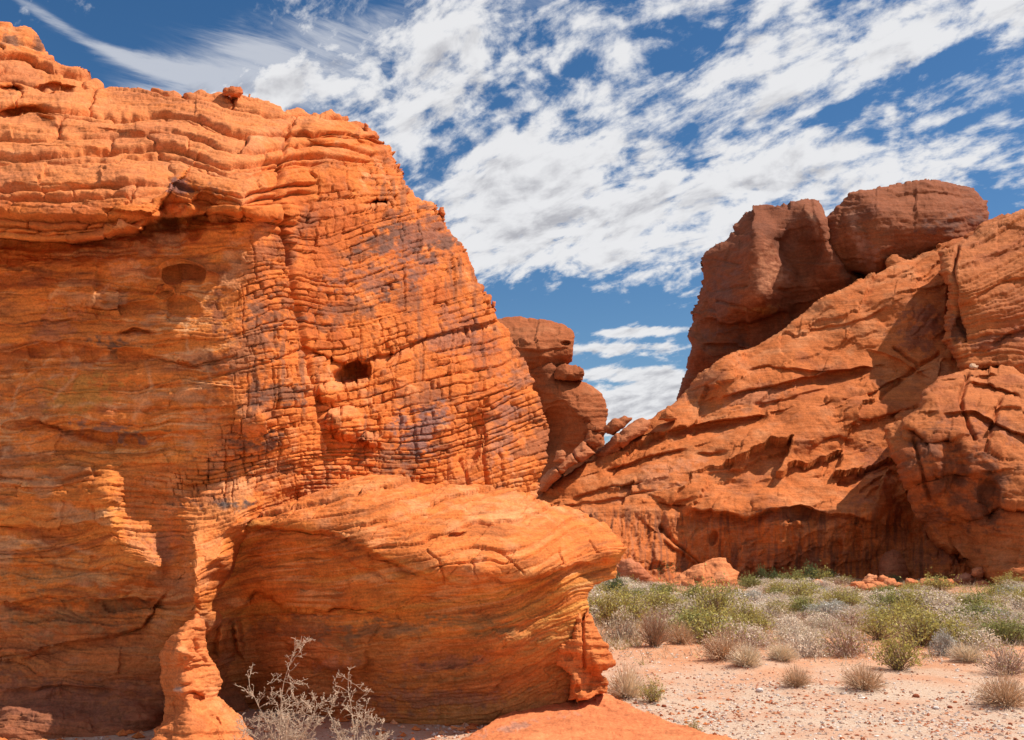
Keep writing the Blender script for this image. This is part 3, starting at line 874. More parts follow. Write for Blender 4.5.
carve('jutting_ledge', LEDGE_OUT, LEDGE_D, MAT_NEAR, massif, .8, LEDGE_BEDS, rough=(1.5, 1.0), round_px=12, thick=3.5, seed=9,
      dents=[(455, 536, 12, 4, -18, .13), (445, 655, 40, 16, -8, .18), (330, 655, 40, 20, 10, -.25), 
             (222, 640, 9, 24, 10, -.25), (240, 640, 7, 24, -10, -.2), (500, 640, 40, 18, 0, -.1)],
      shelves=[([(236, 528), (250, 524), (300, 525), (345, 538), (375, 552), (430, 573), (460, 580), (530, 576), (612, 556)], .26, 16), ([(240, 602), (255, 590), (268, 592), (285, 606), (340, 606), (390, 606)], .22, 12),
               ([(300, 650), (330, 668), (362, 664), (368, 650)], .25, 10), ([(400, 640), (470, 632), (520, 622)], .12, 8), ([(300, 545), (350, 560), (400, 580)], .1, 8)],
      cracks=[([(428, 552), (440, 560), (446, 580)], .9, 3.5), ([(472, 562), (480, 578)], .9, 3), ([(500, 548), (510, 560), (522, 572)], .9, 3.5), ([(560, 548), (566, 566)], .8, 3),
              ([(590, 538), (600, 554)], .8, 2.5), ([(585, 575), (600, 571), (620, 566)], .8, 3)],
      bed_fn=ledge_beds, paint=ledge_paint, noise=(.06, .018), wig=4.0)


def plain_beds(th=(5, 16), w=(20, 70), crack=1.6, joint=1.2, off=.8, loff=1.2, keep=.5, sl=0.0, fl=.7, sd=71, fc=0.0, fs=22, wb=3.0):
    def fn(u):
        X, Y, T = u['X'], u['Y'], u['T']
        wob = wb * fbm2(X / 40, Y / 24, 3, sd) + 1.2 * fbm2(X / 12, Y / 9, 2, sd + 1)
        a, ha, la = blocks(X + 4 * fbm2(X / 15, Y / 12, 2, sd + 2) + sl * Y, T + wob, sd + 3, th, w, crack, joint, 2.2, off, loff, keep)
        u['hb'] = .5 * ha + .5 * la
        if fc:
            wx, wy = X + .25 * fs * fbm2(X / fs, Y / fs, 3, sd + 6), Y + .25 * fs * fbm2(X / fs + 9, Y / fs, 3, sd + 7)
            f1, e1 = facets(wx / fs, wy / (fs * .7), sd + 8, .5, 2.2); f2, e2 = facets(wx / (fs * .35), wy / (fs * .25), sd + 9, .5, 2.0)
            a = a + fc * (f1 + .4 * f2)
        return a + fl * fbm2(X / 4, Y / 3, 3, sd + 4, .6)
    return fn


def plain_paint(base, pale, deep, spots=(), sd=81, ps=.7, ds=.7, sc=1.0):
    def fn(u):
        P = u['P']
        n = fbm3(P, .8 * sc, 5, sd, .55); n2 = fbm3(P, 4 * sc, 4, sd + 1, .6)
        c = np.broadcast_to(np.asarray(base), P.shape)
        c = mixc(c, pale, sst(n2 + .4 * n + .5 * (u.get('hb', .5) - .5), -.05, .85) * ps)
        c = mixc(c, deep, sst(-n + .4 * n2 + .2 * (u.get('hb', .5) - .5), .0, .6) * ds)
        return stain_and_light(u, c, spots, sd + 9) if len(spots) else c
    return fn


# ---- lit pillar at the foot of the spur
carve('rock_pillar', [(197, 613), (204, 620), (207, 640), (211, 655), (218, 668), (222, 682), (219, 695), (228, 703), (240, 713), (247, 728), (262, 760), (140, 775), (152, 740), (163, 722), (164, 690), (160, 655), (163, 645), (174, 634), (184, 624)],
      [(197, 616, 9.65), (185, 630, 9.45), (170, 640, 9.5), (180, 645, 9.3), (205, 640, 9.75), (163, 660, 9.75), (173, 655, 9.32), (190, 665, 9.4), (212, 665, 9.75), (166, 690, 9.75), (178, 690, 9.25), (200, 690, 9.45), (220, 690, 9.75),
       (172, 715, 9.4), (185, 720, 9.0), (205, 715, 9.2), (235, 715, 9.55), (160, 740, 9.0), (200, 740, 8.85), (245, 740, 9.3), (150, 775, 8.8), (250, 775, 9.0)],
      MAT_NEAR, massif, .8, None, rough=(1.2, .8), round_px=8, thick=1.3, seed=14, c=8,
      dents=[(198, 696, 9, 4, 14, .1), (216, 722, 5, 10, -30, .07), (188, 680, 9, 6, 0, -.1), (185, 652, 14, 5, 10, -.1), (176, 705, 5, 10, 20, .08)],
      shelves=[([(172, 664), (190, 668), (205, 664)], .08, 5), ([(178, 694), (196, 690), (212, 694)], .15, 5), ([(165, 640), (180, 640), (196, 632)], .06, 4)],
      cracks=[([(196, 640), (203, 655), (208, 662)], 1.2, 4), ([(176, 668), (206, 660)], 1.0, 3)],
      bed_fn=plain_beds((3, 12), (14, 50), 1.8, 1.2, .8, 1.3, .5, sd=171, wb=4, fc=1.2, fs=14), paint=plain_paint([.62, .19, .06], PALE, DEEP, [(180, 690, 6, 6, 0, [.62, .42, .34], .7), (185, 652, 14, 6, 0, PALE, .5)], 181, .7, .5), noise=(.05, .02))

# ---- the sloping slab the tongue rests on
carve('rock_apron', [(430, 775), (462, 742), (480, 730), (500, 716), (520, 708), (545, 698), (562, 688), (576, 681), (590, 684), (604, 691), (625, 702), (645, 711), (668, 720), (690, 726), (720, 734), (752, 742), (800, 775)],
      [(430, 775, 8.6), (520, 740, 9.4), (500, 716, 10.6), (480, 730, 10.0), (576, 683, 11.7), (545, 698, 11.2), (604, 693, 11.4), (560, 710, 10.6), (600, 715, 10.4), (640, 712, 10.6), (650, 730, 9.8), (690, 728, 9.9), (720, 736, 9.5), (600, 745, 9.2), (680, 750, 9.0), (790, 775, 8.6), (560, 760, 8.8)],
      MAT_NEAR, massif, 1.0, [(450, 740, 740), (560, 700, 740), (480, 760, 765), (600, 715, 765), (640, 740, 785), (700, 735, 785), (600, 690, 720)], rough=(1.4, 1.0), round_px=7, round_m=.06, thick=1.2, seed=19,
      dents=[(602, 707, 10, 4, 10, .08), (635, 727, 14, 4, -10, .08)], shelves=[([(480, 745), (560, 728), (620, 728), (660, 738)], .06, 5)],
      bed_fn=plain_beds((5, 14), (40, 120), 1.0, .4, .3, .6, .3, sd=191), paint=plain_paint([.60, .19, .075], PALE, [.50, .14, .05], [(520, 728, 60, 6, -14, [.42, .22, .16], .7)], 195, .6, .5), noise=(.05, .015))

# ---- weathered knob under the end of the tongue
carve('weathered_knob', [(552, 655), (562, 644), (571, 640), (573, 625), (578, 612), (583, 617), (588, 610), (594, 620), (600, 633), (607, 645), (612, 656), (614, 664), (606, 671), (602, 674), (608, 684), (606, 692), (592, 697), (580, 702), (568, 700), (570, 688), (572, 676), (559, 664)],
      [(552, 655, 10.84), (563, 648, 10.72), (572, 642, 10.69), (576, 625, 10.76), (580, 614, 10.84), (578, 650, 10.64), (572, 662, 10.72), (578, 680, 10.66), (570, 692, 10.74), (584, 695, 10.69), (590, 615, 10.89), (596, 640, 10.79), (606, 652, 10.99), (610, 664, 11.04), (590, 655, 10.74), (598, 666, 10.76), (600, 678, 10.99), (604, 688, 10.99), (588, 672, 10.94), (590, 690, 10.94)],
      MAT_NEAR, massif, .7, None, rough=(1.4, 1.1), round_px=5, thick=.7, seed=24, c=6, dents=[(568, 656, 6, 5, 30, .05), (578, 690, 3, 5, 0, .06)], shelves=[([(588, 671), (597, 673), (608, 670)], .07, 4), ([(596, 652), (604, 656), (611, 655)], .06, 3)], cracks=[([(584, 612), (583, 640), (584, 668)], 1.3, 7)],
      bed_fn=plain_beds((3, 9), (14, 50), 1.1, .7, .5, .8, .5, sd=201, fc=1.8, fs=16), paint=plain_paint([.62, .19, .055], PALE, DEEP, (), 205, .6, .5), noise=(.06, .02))


def small_rock(name, outline, Y, label, cat='rock', group=None, slope=0.0, mat=None, base=F_ORANGE, pale=F_PALE, deep=F_DEEP, seed=1, step=.8, thick=None, dents=(), cracks=(), shelves=(), depth=None, rough=(.6, .5), bed=None, rp=None, beds=None, noise=None, spots=(), parent=None):
    xs = [p[0] for p in outline]; ys = [p[1] for p in outline]
    cx, cy = sum(xs) / len(xs), sum(ys) / len(ys)
    wd, hg = max(xs) - min(xs), max(ys) - min(ys)
    pm = Y / F
    if depth is None:
        a = slope
        depth = [(cx, cy, Y - .25 * wd * pm), (min(xs), cy, Y + .1 * wd * pm), (max(xs), cy, Y + .1 * wd * pm), (cx, min(ys), Y + (.15 * wd + a * hg) * pm), (cx, max(ys), Y - .05 * wd * pm),
                 (cx + .25 * wd, cy, Y - .12 * wd * pm), (cx - .25 * wd, cy + .2 * hg, Y - .2 * wd * pm)]
    o = carve(name, outline, depth, mat or MAT_FAR, parent, step, beds, rough, rp or max(2.0, min(wd, hg) * .22), None, thick or wd * pm * .9, seed, dents, shelves, cracks,
              bed or plain_beds((4, 11), (10, 40), .7, .6, .5, .6, .5, sd=seed * 13 + 7, fc=min(1.2, .05 * min(wd, hg) + .2), fs=max(4.0, min(wd, hg) * .55)), plain_paint(base, pale, deep, spots, seed * 7 + 3, .6, .6, 12 / Y), noise or (.15 * wd * pm * .25, .02 * Y / 12), c=8)
    if parent is None:
        tag(o, label, cat, group)
    return o


NR = dict(mat=MAT_NEAR, base=[.50, .13, .04], pale=ORANGE, deep=DEEP)
small_rock('perched_stone', [(221, 95), (224, 88), (230, 85), (241, 86), (243, 92), (240, 98)], 14.4, 'flat dark red stone lying on the crest of the great left rock', seed=31, **NR)
small_rock('perched_stone', [(363, 131), (365, 123), (369, 126), (368, 134)], 15.9, 'tiny pointed red stone on the shoulder of the great left rock, above its square corner', seed=32, step=.6, **NR)
small_rock('perched_stone', [(439, 214), (440, 207), (444, 207), (445, 218)], 17.0, 'tiny upright red stone halfway down the sloping skyline of the great left rock', seed=33, step=.6, **NR)
small_rock('perched_stone', [(491, 306), (492, 300), (496, 301), (496, 312)], 17.4, 'tiny red stone low on the left rock skyline, just above the black crack', seed=34, step=.6, **NR)

# ------------------------------------------------------------------ the rock tower in the gap
RX, RY = ground_at(560.0, 590.0)
tower = thing('rock_tower', 'rounded dark red rock tower of stacked blocks in the gap behind the great left rock', 'rock tower', (2.9, 56.0, 0.0))
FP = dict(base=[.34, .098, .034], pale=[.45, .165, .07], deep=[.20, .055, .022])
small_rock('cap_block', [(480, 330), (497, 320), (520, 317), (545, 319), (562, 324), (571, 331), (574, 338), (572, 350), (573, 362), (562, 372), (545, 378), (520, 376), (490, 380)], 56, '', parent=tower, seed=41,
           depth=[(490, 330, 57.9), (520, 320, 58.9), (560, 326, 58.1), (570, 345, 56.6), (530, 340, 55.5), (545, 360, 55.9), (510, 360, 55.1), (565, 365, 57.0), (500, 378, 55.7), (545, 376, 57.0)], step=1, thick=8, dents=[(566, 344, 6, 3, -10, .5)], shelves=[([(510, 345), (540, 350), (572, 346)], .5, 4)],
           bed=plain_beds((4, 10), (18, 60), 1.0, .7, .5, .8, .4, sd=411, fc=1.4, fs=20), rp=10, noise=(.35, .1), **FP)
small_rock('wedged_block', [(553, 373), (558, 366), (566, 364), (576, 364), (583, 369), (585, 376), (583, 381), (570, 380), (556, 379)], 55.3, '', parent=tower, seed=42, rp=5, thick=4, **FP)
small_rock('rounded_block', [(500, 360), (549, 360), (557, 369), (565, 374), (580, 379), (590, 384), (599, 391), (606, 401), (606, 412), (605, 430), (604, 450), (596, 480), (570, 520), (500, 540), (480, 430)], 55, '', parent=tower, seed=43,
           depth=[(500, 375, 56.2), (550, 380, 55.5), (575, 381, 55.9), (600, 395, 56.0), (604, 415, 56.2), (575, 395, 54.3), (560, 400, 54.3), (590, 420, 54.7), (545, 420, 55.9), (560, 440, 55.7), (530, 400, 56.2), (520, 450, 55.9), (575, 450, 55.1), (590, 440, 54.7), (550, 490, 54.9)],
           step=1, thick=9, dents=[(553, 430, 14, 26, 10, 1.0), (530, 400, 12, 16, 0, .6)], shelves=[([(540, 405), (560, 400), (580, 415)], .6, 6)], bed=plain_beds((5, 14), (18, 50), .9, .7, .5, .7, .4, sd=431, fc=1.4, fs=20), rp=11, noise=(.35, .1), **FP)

# ------------------------------------------------------------------ the big cliff on the right
CX, CY = ground_at(830.0, 582.0)
cliff = thing('sandstone_cliff', 'broad sloping red sandstone cliff rising to the right behind the desert scrub', 'cliff', (float(CX), float(CY), 0.0))

SLOPE_OUT = [(525, 505), (545, 490), (575, 469), (598, 447), (622, 435), (640, 425), (660, 413), (682, 398), (694, 388), (702, 378), (720, 366), (738, 355), (758, 346), (776, 336), (800, 320), (822, 306), (846, 293), (870, 280), (892, 266), (914, 254),
             (930, 248), (950, 240), (970, 232), (1000, 218), (1060, 200), (1160, 180), (1160, 620), (525, 620)]
SLOPE_D = [
    (525, 510, 43.30), (525, 560, 39.00), (525, 600, 37.00), (560, 490, 44.02), (600, 458, 45.82), (640, 430, 47.62), (690, 394, 49.78), (740, 358, 51.58), (800, 322, 53.02), (860, 288, 54.46), (920, 254, 55.54), (960, 240, 55.54), (1040, 215, 55.54), (1160, 190, 54.82),
    # steep band below the crest
    (640, 440, 46.61), (680, 415, 47.76), (730, 385, 48.48), (730, 365, 50.21), (790, 345, 50.86), (790, 370, 49.06), (850, 320, 51.58), (850, 355, 49.78), (910, 300, 51.94), (910, 350, 49.78), (960, 300, 52.66), (1020, 300, 51.94), (1160, 300, 51.22),
    (660, 430, 46.76), (700, 425, 46.90), (740, 412, 47.19), (800, 400, 47.62), (860, 390, 47.98), (920, 385, 47.98), (980, 385, 47.62), (1160, 390, 46.90),
    # bench and the main slope under it
    (680, 440, 45.82), (740, 428, 46.04), (800, 420, 46.32), (860, 420, 46.54), (600, 490, 43.66), (650, 470, 44.38), (700, 460, 44.60), (760, 455, 44.74), (820, 455, 44.96), (880, 450, 45.32),
    (560, 530, 41.86), (620, 510, 42.44), (680, 500, 42.58), (740, 490, 42.58), (800, 490, 42.58), (850, 490, 43.01), (890, 490, 43.73), (950, 480, 43.30), (1160, 480, 42.58),
    (640, 520, 42.00), (720, 510, 41.20), (780, 508, 40.90), (840, 510, 40.90), (872, 514, 41.00), (895, 525, 42.44),
    (690, 530, 41.72), (740, 530, 41.72), (800, 535, 41.64), (860, 540, 41.57), (700, 560, 41.93), (760, 562, 42.08), (820, 562, 42.00), (870, 562, 41.72), (910, 560, 41.57), (950, 560, 40.60),
    (600, 560, 39.20), (640, 565, 39.60), (680, 572, 40.60), (720, 590, 41.72), (800, 590, 41.79), (880, 590, 41.40), (960, 590, 40.00), (1040, 590, 38.50), (1160, 590, 37.50), (620, 600, 38.00), (900, 615, 41.00), (1160, 615, 37.00)]
SLOPE_BEDS = [(600, 455, 455), (700, 400, 455), (850, 320, 455), (940, 270, 455), (600, 490, 490), (700, 440, 490), (850, 380, 490), (950, 350, 490), (560, 530, 530), (700, 500, 530), (850, 490, 530), (900, 470, 530), (600, 575, 575), (750, 565, 575), (900, 560, 575), (1000, 560, 575)]


def slope_beds(u):
    X, Y, T = u['X'], u['Y'], u['T']
    wob = 6.0 * fbm2(X / 60, Y / 40, 3, 281) + 2.0 * fbm2(X / 12, Y / 9, 2, 282)
    a, ha, la = blocks(X + 6 * fbm2(X / 18, Y / 14, 3, 283), T + wob * 1.5, 61, (5, 20), (20, 80), 3.0, 2.0, 1.8, 1.6, 2.6, .5, 2.0)
    b, hb, lb = blocks(X - .5 * Y + 5 * fbm2(X / 10, Y / 10, 2, 284), T + wob, 62, (2.6, 6), (9, 28), 1.5, 1.2, 1.4, .9, .9, .5)
    u['hb'] = .6 * la + .4 * hb
    m = sst(fbm2(X / 45, Y / 30, 3, 285), -.2, .25)
    m2 = sst(fbm2(X / 55 + 7, Y / 35, 3, 295), -.2, .2)
    up = sst(-u['wy'] + 515, -6, 10)
    wx, wy = X + 9 * fbm2(X / 26, Y / 20, 4, 290), Y + 9 * fbm2(X / 26 + 5, Y / 20, 4, 291)
    f1, e1 = facets((wx + .5 * wy) / 46, (wy + .35 * wx) / 22, 292, .7, 2.4)
    f2, e2 = facets((wx + .5 * wy) / 15, (wy + .35 * wx) / 8, 293, .6, 2.2)
    f3, e3 = facets(wx / 6, wy / 4, 294, .6, 1.5)
    r = ridged((X + .4 * Y) / 24, (Y + .4 * X) / 10, 4, 296, .55)
    f = fbm2(X / 3.4, Y / 2.6, 3, 286, .65)
    # drip hollows in the undercut foot
    hol = np.maximum(0, fbm2(X / 10, Y / 22, 4, 288) - .02) * 10 * (1 - up)
    return up * (a * (.15 + .5 * m) + b * .2 * m2 + 4.2 * f1 + 2.0 * m2 * f2 + .4 * m2 * f3 - 1.2 * m2 * r + .4 * f) + (1 - up) * (.5 * b + 4.0 * f1 + 2.0 * f2 + .6 * f - hol)


def slope_paint(u):
    X, Y, P = u['X'], u['Y'], u['P']
    n = fbm3(P, .22, 5, 25, .55); n2 = fbm3(P, 1.2, 4, 26, .6)
    c = np.broadcast_to(np.array([.51, .142, .038]), P.shape)
    c = mixc(c, F_PALE, sst(n2 + .4 * n + .5 * (u['hb'] - .5), -.1, .8) * .75)
    c = mixc(c, F_DEEP, sst(-n + .5 * n2, .0, .6) * .7)
    streak = fbm2(X / 4, Y / 40, 4, 27, .6)
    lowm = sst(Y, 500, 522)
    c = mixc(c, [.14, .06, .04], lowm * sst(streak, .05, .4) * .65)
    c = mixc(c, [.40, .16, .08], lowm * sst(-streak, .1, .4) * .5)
    return stain_and_light(u, c, [(740, 480, 40, 14, -10, [.30, .10, .05], .4), (790, 515, 40, 8, 0, [.17, .07, .05], .5), (920, 330, 24, 30, 20, [.18, .07, .05], .6), (870, 470, 20, 40, 20, [.25, .08, .05], .5),  # dark spots beside slab and outcrop paint in the shade those cast
                        (800, 560, 60, 14, 0, [.18, .08, .055], .4), (700, 390, 40, 9, -25, [.25, .09, .05], .5), (760, 395, 50, 12, -10, [.42, .17, .09], .5), (960, 550, 40, 20, 0, [.26, .09, .055], .6),
                        (660, 480, 50, 14, -20, [.50, .21, .11], .5)], 261)


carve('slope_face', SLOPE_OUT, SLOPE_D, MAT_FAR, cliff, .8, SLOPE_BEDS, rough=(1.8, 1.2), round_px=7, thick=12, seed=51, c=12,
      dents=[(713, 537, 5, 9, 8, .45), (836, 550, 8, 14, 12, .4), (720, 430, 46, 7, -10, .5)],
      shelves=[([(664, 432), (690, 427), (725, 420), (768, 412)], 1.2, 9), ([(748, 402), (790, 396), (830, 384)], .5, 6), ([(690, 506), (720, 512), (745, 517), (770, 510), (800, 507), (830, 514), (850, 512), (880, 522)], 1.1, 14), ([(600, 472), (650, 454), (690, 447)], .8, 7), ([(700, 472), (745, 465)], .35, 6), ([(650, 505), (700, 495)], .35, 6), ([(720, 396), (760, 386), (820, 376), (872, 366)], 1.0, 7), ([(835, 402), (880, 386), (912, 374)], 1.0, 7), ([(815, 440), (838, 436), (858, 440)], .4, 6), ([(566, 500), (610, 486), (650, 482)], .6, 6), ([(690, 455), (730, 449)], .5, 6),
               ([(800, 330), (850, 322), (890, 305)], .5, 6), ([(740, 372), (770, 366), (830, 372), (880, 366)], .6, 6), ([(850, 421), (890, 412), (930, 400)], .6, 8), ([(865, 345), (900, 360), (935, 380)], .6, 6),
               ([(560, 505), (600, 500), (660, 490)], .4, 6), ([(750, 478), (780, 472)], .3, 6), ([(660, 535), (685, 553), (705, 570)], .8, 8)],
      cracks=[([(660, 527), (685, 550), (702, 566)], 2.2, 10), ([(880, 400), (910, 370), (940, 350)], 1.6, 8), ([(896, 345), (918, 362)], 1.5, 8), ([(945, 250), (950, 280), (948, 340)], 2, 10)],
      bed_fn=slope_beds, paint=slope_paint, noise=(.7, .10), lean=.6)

# slab at the upper right that throws its shade to the left
carve('sloping_slab', [(940, 252), (950, 246), (966, 236), (985, 223), (1008, 213), (1024, 207), (1090, 186), (1160, 170), (1160, 470), (1080, 440), (1024, 425), (985, 400), (962, 372), (950, 350), (941, 342), (945, 320), (949, 292), (943, 270)],
      [(943, 255, 49.98), (975, 232, 51.78), (1024, 210, 52.14), (1160, 175, 51.78), (948, 300, 47.82), (960, 290, 47.10), (946, 340, 46.74), (990, 270, 48.18), (1040, 260, 48.54), (1000, 320, 46.45), (970, 350, 46.16), (1040, 340, 46.16), (1000, 380, 45.52), (1060, 400, 44.94), (1160, 300, 47.46), (1160, 450, 44.22), (1024, 422, 44.72)],
      MAT_FAR, cliff, 1.0, [(945, 300, 300), (1024, 275, 300), (945, 340, 340), (1024, 330, 340), (960, 260, 258), (1024, 225, 258), (990, 390, 390), (1060, 395, 390)], rough=(1.4, 1.0), round_px=9, round_m=1.6, thick=6, seed=53,
      dents=[(958, 330, 7, 16, 10, .5)], shelves=[([(965, 300), (1000, 280), (1040, 275)], .5, 6), ([(985, 345), (1010, 330), (1050, 322)], .8, 8), ([(955, 270), (990, 255), (1040, 240)], .4, 4), ([(960, 370), (1000, 365), (1040, 380)], .8, 9)],
      cracks=[([(958, 246), (953, 275), (955, 310), (965, 340)], 1.8, 12)],
      bed_fn=plain_beds((3, 8), (26, 90), 2.6, 1.2, .9, 1.6, .4, sd=531, fc=1.2, fs=40), paint=plain_paint(F_ORANGE, F_PALE, F_DEEP, [(1000, 340, 40, 9, -20, [.22, .08, .05], .6), (955, 330, 9, 20, 0, [.16, .06, .04], .7)], 535, .7, .7, .3), noise=(.4, .14))

# broken outcrop at the right edge, nearer than the slope
carve('broken_outcrop', [(882, 428), (890, 420), (905, 416), (918, 407), (925, 395), (938, 384), (952, 374), (968, 369), (985, 368), (1000, 366), (1012, 368), (1024, 376), (1090, 390), (1160, 395), (1160, 600), (1024, 590), (985, 580), (955, 560), (935, 545), (922, 528), (912, 512), (908, 490), (900, 465), (888, 445)],
      [(890, 430, 40.40), (905, 425, 39.60), (925, 400, 40.60), (970, 371, 43.80), (1010, 370, 44.30), (1160, 400, 43.80), (930, 430, 38.80), (960, 400, 40.30), (1000, 400, 40.80), (1050, 420, 39.80), (900, 455, 39.00), (920, 470, 38.00), (960, 450, 37.80), (1000, 450, 38.00), (1050, 470, 37.30), (915, 505, 39.20), (940, 510, 39.10), (970, 500, 37.80), (1010, 500, 36.60),
       (930, 530, 39.80), (960, 535, 39.00), (1000, 530, 37.20), (990, 560, 37.10), (1024, 560, 36.00), (1024, 585, 35.40), (1160, 550, 34.80), (1160, 600, 34.30), (965, 560, 38.60)],
      MAT_FAR, cliff, 1.0, [(890, 425, 425), (950, 400, 425), (1024, 400, 425), (900, 470, 470), (960, 455, 470), (1024, 470, 470), (920, 520, 520), (1024, 530, 520)], rough=(2.0, 1.4), round_px=7, round_m=1.0, thick=7, seed=57,
      dents=[(985, 378, 14, 4, 0, .5), (1005, 413, 24, 7, 4, .5), (950, 470, 20, 34, 8, .7), (990, 500, 14, 26, -6, .6)],
      shelves=[([(905, 424), (930, 440), (960, 436)], 1.0, 7), ([(960, 385), (990, 384), (1024, 395)], 1.0, 7), ([(940, 412), (975, 410), (1010, 430), (1040, 440)], .9, 8), ([(905, 480), (940, 470), (980, 470)], .8, 14), ([(960, 520), (1000, 505), (1040, 510)], .6, 8)],
      cracks=[([(968, 372), (960, 400), (975, 440)], 1.6, 9), ([(1000, 400), (985, 450)], 1.6, 8), ([(915, 440), (930, 500)], 1.8, 8)],
      bed_fn=plain_beds((5, 16), (12, 50), 1.4, 1.2, .8, 1.0, .6, .5, .7, sd=571, fc=2.4, fs=30), paint=plain_paint(F_ORANGE, F_PALE, F_DEEP, [(945, 470, 44, 50, 10, [.20, .07, .035], .85), (985, 500, 26, 44, 0, [.16, .06, .032], .8), (1000, 430, 40, 10, 20, [.24, .09, .06], .5), (930, 520, 20, 20, 0, [.2, .08, .05], .6)], 575, .8, .7, .3), noise=(.5, .10))

# rounded boulder leaning in the undercut, and apron of rock at the right foot
small_rock('apron_rock', [(980, 572), (990, 562), (1010, 556), (1030, 548), (1160, 540), (1160, 610), (960, 605)], 37, '', parent=cliff, seed=58, step=1.0, rp=5, thick=4,
           depth=[(985, 575, 38), (1010, 560, 38.6), (1050, 550, 38.5), (1160, 545, 38), (1000, 590, 37), (1060, 590, 36.5), (1160, 600, 36), (970, 602, 37)], base=[.40, .125, .055], pale=F_ORANGE, deep=F_DEEP)
small_rock('leaning_boulder', [(878, 570), (880, 558), (886, 551), (894, 548), (901, 552), (906, 562), (908, 574), (906, 590), (878, 590)], 40.6, 'half-round red boulder set into the foot of the cliff, in its shade', 'boulder', seed=61, base=[.36, .125, .06], rp=9, thick=2)

# ------------------------------------------------------------------ two giant boulders on the crest
B1 = [(680, 400), (688, 380), (688, 366), (689, 354), (692, 345), (684, 336), (690, 322), (686, 314), (693, 298), (697, 272), (698, 258), (706, 249), (714, 242), (728, 237), (732, 224), (745, 211), (762, 204), (783, 199), (800, 197), (808, 196), (820, 199), (824, 212),
      (829, 232), (836, 252), (845, 272), (860, 300), (850, 340), (760, 400)]
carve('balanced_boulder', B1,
      [(690, 370, 62.5), (700, 330, 61.5), (706, 290, 61.5), (710, 258, 62.5), (738, 235, 62.0), (765, 210, 62.5), (806, 200, 61.5), (820, 205, 61.5), (720, 300, 59.5), (735, 270, 58.9), (748, 250, 58.1), (756, 235, 58.7),
       (752, 290, 57.3), (760, 260, 57.7), (768, 280, 57.4), (776, 262, 58.3), (782, 285, 58.1), (765, 300, 57.1), (775, 225, 60.1), (790, 240, 60.3), (800, 270, 60.0), (805, 225, 59.2), (818, 220, 58.1), (822, 250, 58.1), (830, 270, 57.9), (812, 255, 59.1),
       (740, 310, 58.7), (700, 350, 60.5), (720, 335, 60.5), (745, 335, 60.5), (770, 320, 59.7), (795, 300, 59.7), (800, 320, 60.5), (830, 300, 59.5), (760, 360, 61.0), (710, 375, 61.5), (760, 395, 60.5), (850, 330, 59.5)],
      MAT_FAR, None, 1.0, [(700, 300, 300), (760, 270, 300), (830, 260, 300), (700, 350, 350), (760, 330, 350), (830, 310, 350), (710, 255, 255), (760, 210, 240), (820, 205, 240)], rough=(1.2, 1.0), round_px=7, round_m=1.4, thick=9, seed=63, c=4,
      shelves=[([(700, 318), (730, 322), (760, 318), (790, 308)], 1.0, 12), ([(700, 340), (725, 345), (750, 345)], .7, 8)], dents=[(800, 245, 22, 40, -8, .7)],
      cracks=[([(700, 255), (740, 262)], 1, 2), ([(716, 300), (760, 312)], 1.2, 4)],
      bed_fn=plain_beds((4, 12), (20, 60), .35, .4, .3, .3, .35, 0, .6, sd=631, fc=2.4, fs=34),
      paint=plain_paint([.235, .07, .03], [.34, .12, .055], [.14, .045, .024], [(720, 300, 22, 40, 15, [.17, .075, .055], .65), (765, 275, 18, 24, 0, [.50, .20, .10], .8), (760, 310, 30, 6, -5, [.40, .18, .06], .6), (790, 240, 8, 40, 5, [.27, .11, .07], .4), (812, 220, 5, 20, -20, [.48, .22, .12], .6), (740, 340, 20, 20, 0, [.15, .07, .05], .6)], 635, .5, .7, .3), noise=(.3, .06))  # pale spot paints in the sunlit facet, a dark one the shade below
tag(col.objects['balanced_boulder'], 'tall cracked red boulder on the cliff crest, with a sunlit facet and a scooped face', 'boulder', 'giant boulders on the cliff crest')
B2 = [(824, 222), (829, 214), (838, 204), (850, 193), (862, 189), (880, 188), (905, 186), (935, 183), (960, 185), (974, 187), (980, 194), (988, 203), (990, 213), (986, 225), (975, 236), (950, 262), (920, 285), (880, 300), (850, 296), (838, 274), (830, 256), (826, 238)]
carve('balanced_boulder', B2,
      [(828, 220, 60.5), (850, 195, 60.5), (900, 188, 61.0), (960, 186, 61.0), (988, 208, 60.5), (975, 234, 59.5), (836, 240, 59.1), (848, 220, 58.7), (862, 205, 58.5), (870, 230, 57.1), (880, 260, 56.7), (855, 260, 58.7), (848, 272, 59.5), (872, 205, 57.9), (900, 205, 57.9), (930, 205, 58.1), (960, 205, 58.5),
       (900, 240, 56.9), (930, 235, 57.0), (960, 230, 57.5), (895, 265, 57.7), (930, 255, 57.9), (870, 282, 59.0), (900, 295, 58.5)],
      MAT_FAR, None, 1.0, [(830, 230, 230), (900, 220, 230), (985, 215, 230), (850, 195, 195), (980, 193, 195), (850, 265, 265), (960, 250, 265)], rough=(1.2, 1.0), round_px=6, round_m=1.2, thick=9, seed=65, c=4,
      dents=[(862, 275, 14, 6, 10, 1.2), (955, 228, 20, 10, -10, .4)], shelves=[([(880, 196), (930, 192), (975, 194)], .4, 5), ([(845, 268), (870, 270), (890, 268), (930, 262)], .8, 8)],
      bed_fn=plain_beds((3, 8), (12, 50), .7, .7, .5, .5, .45, 0, .9, sd=651, fc=1.8, fs=30),
      paint=plain_paint([.265, .078, .03], [.37, .13, .06], [.15, .045, .024], [(950, 225, 30, 12, -10, [.16, .075, .055], .7), (870, 255, 8, 30, -20, [.30, .13, .085], .6), (855, 225, 8, 30, -10, [.45, .22, .14], .4)], 655, .6, .7, .3), noise=(.25, .06))
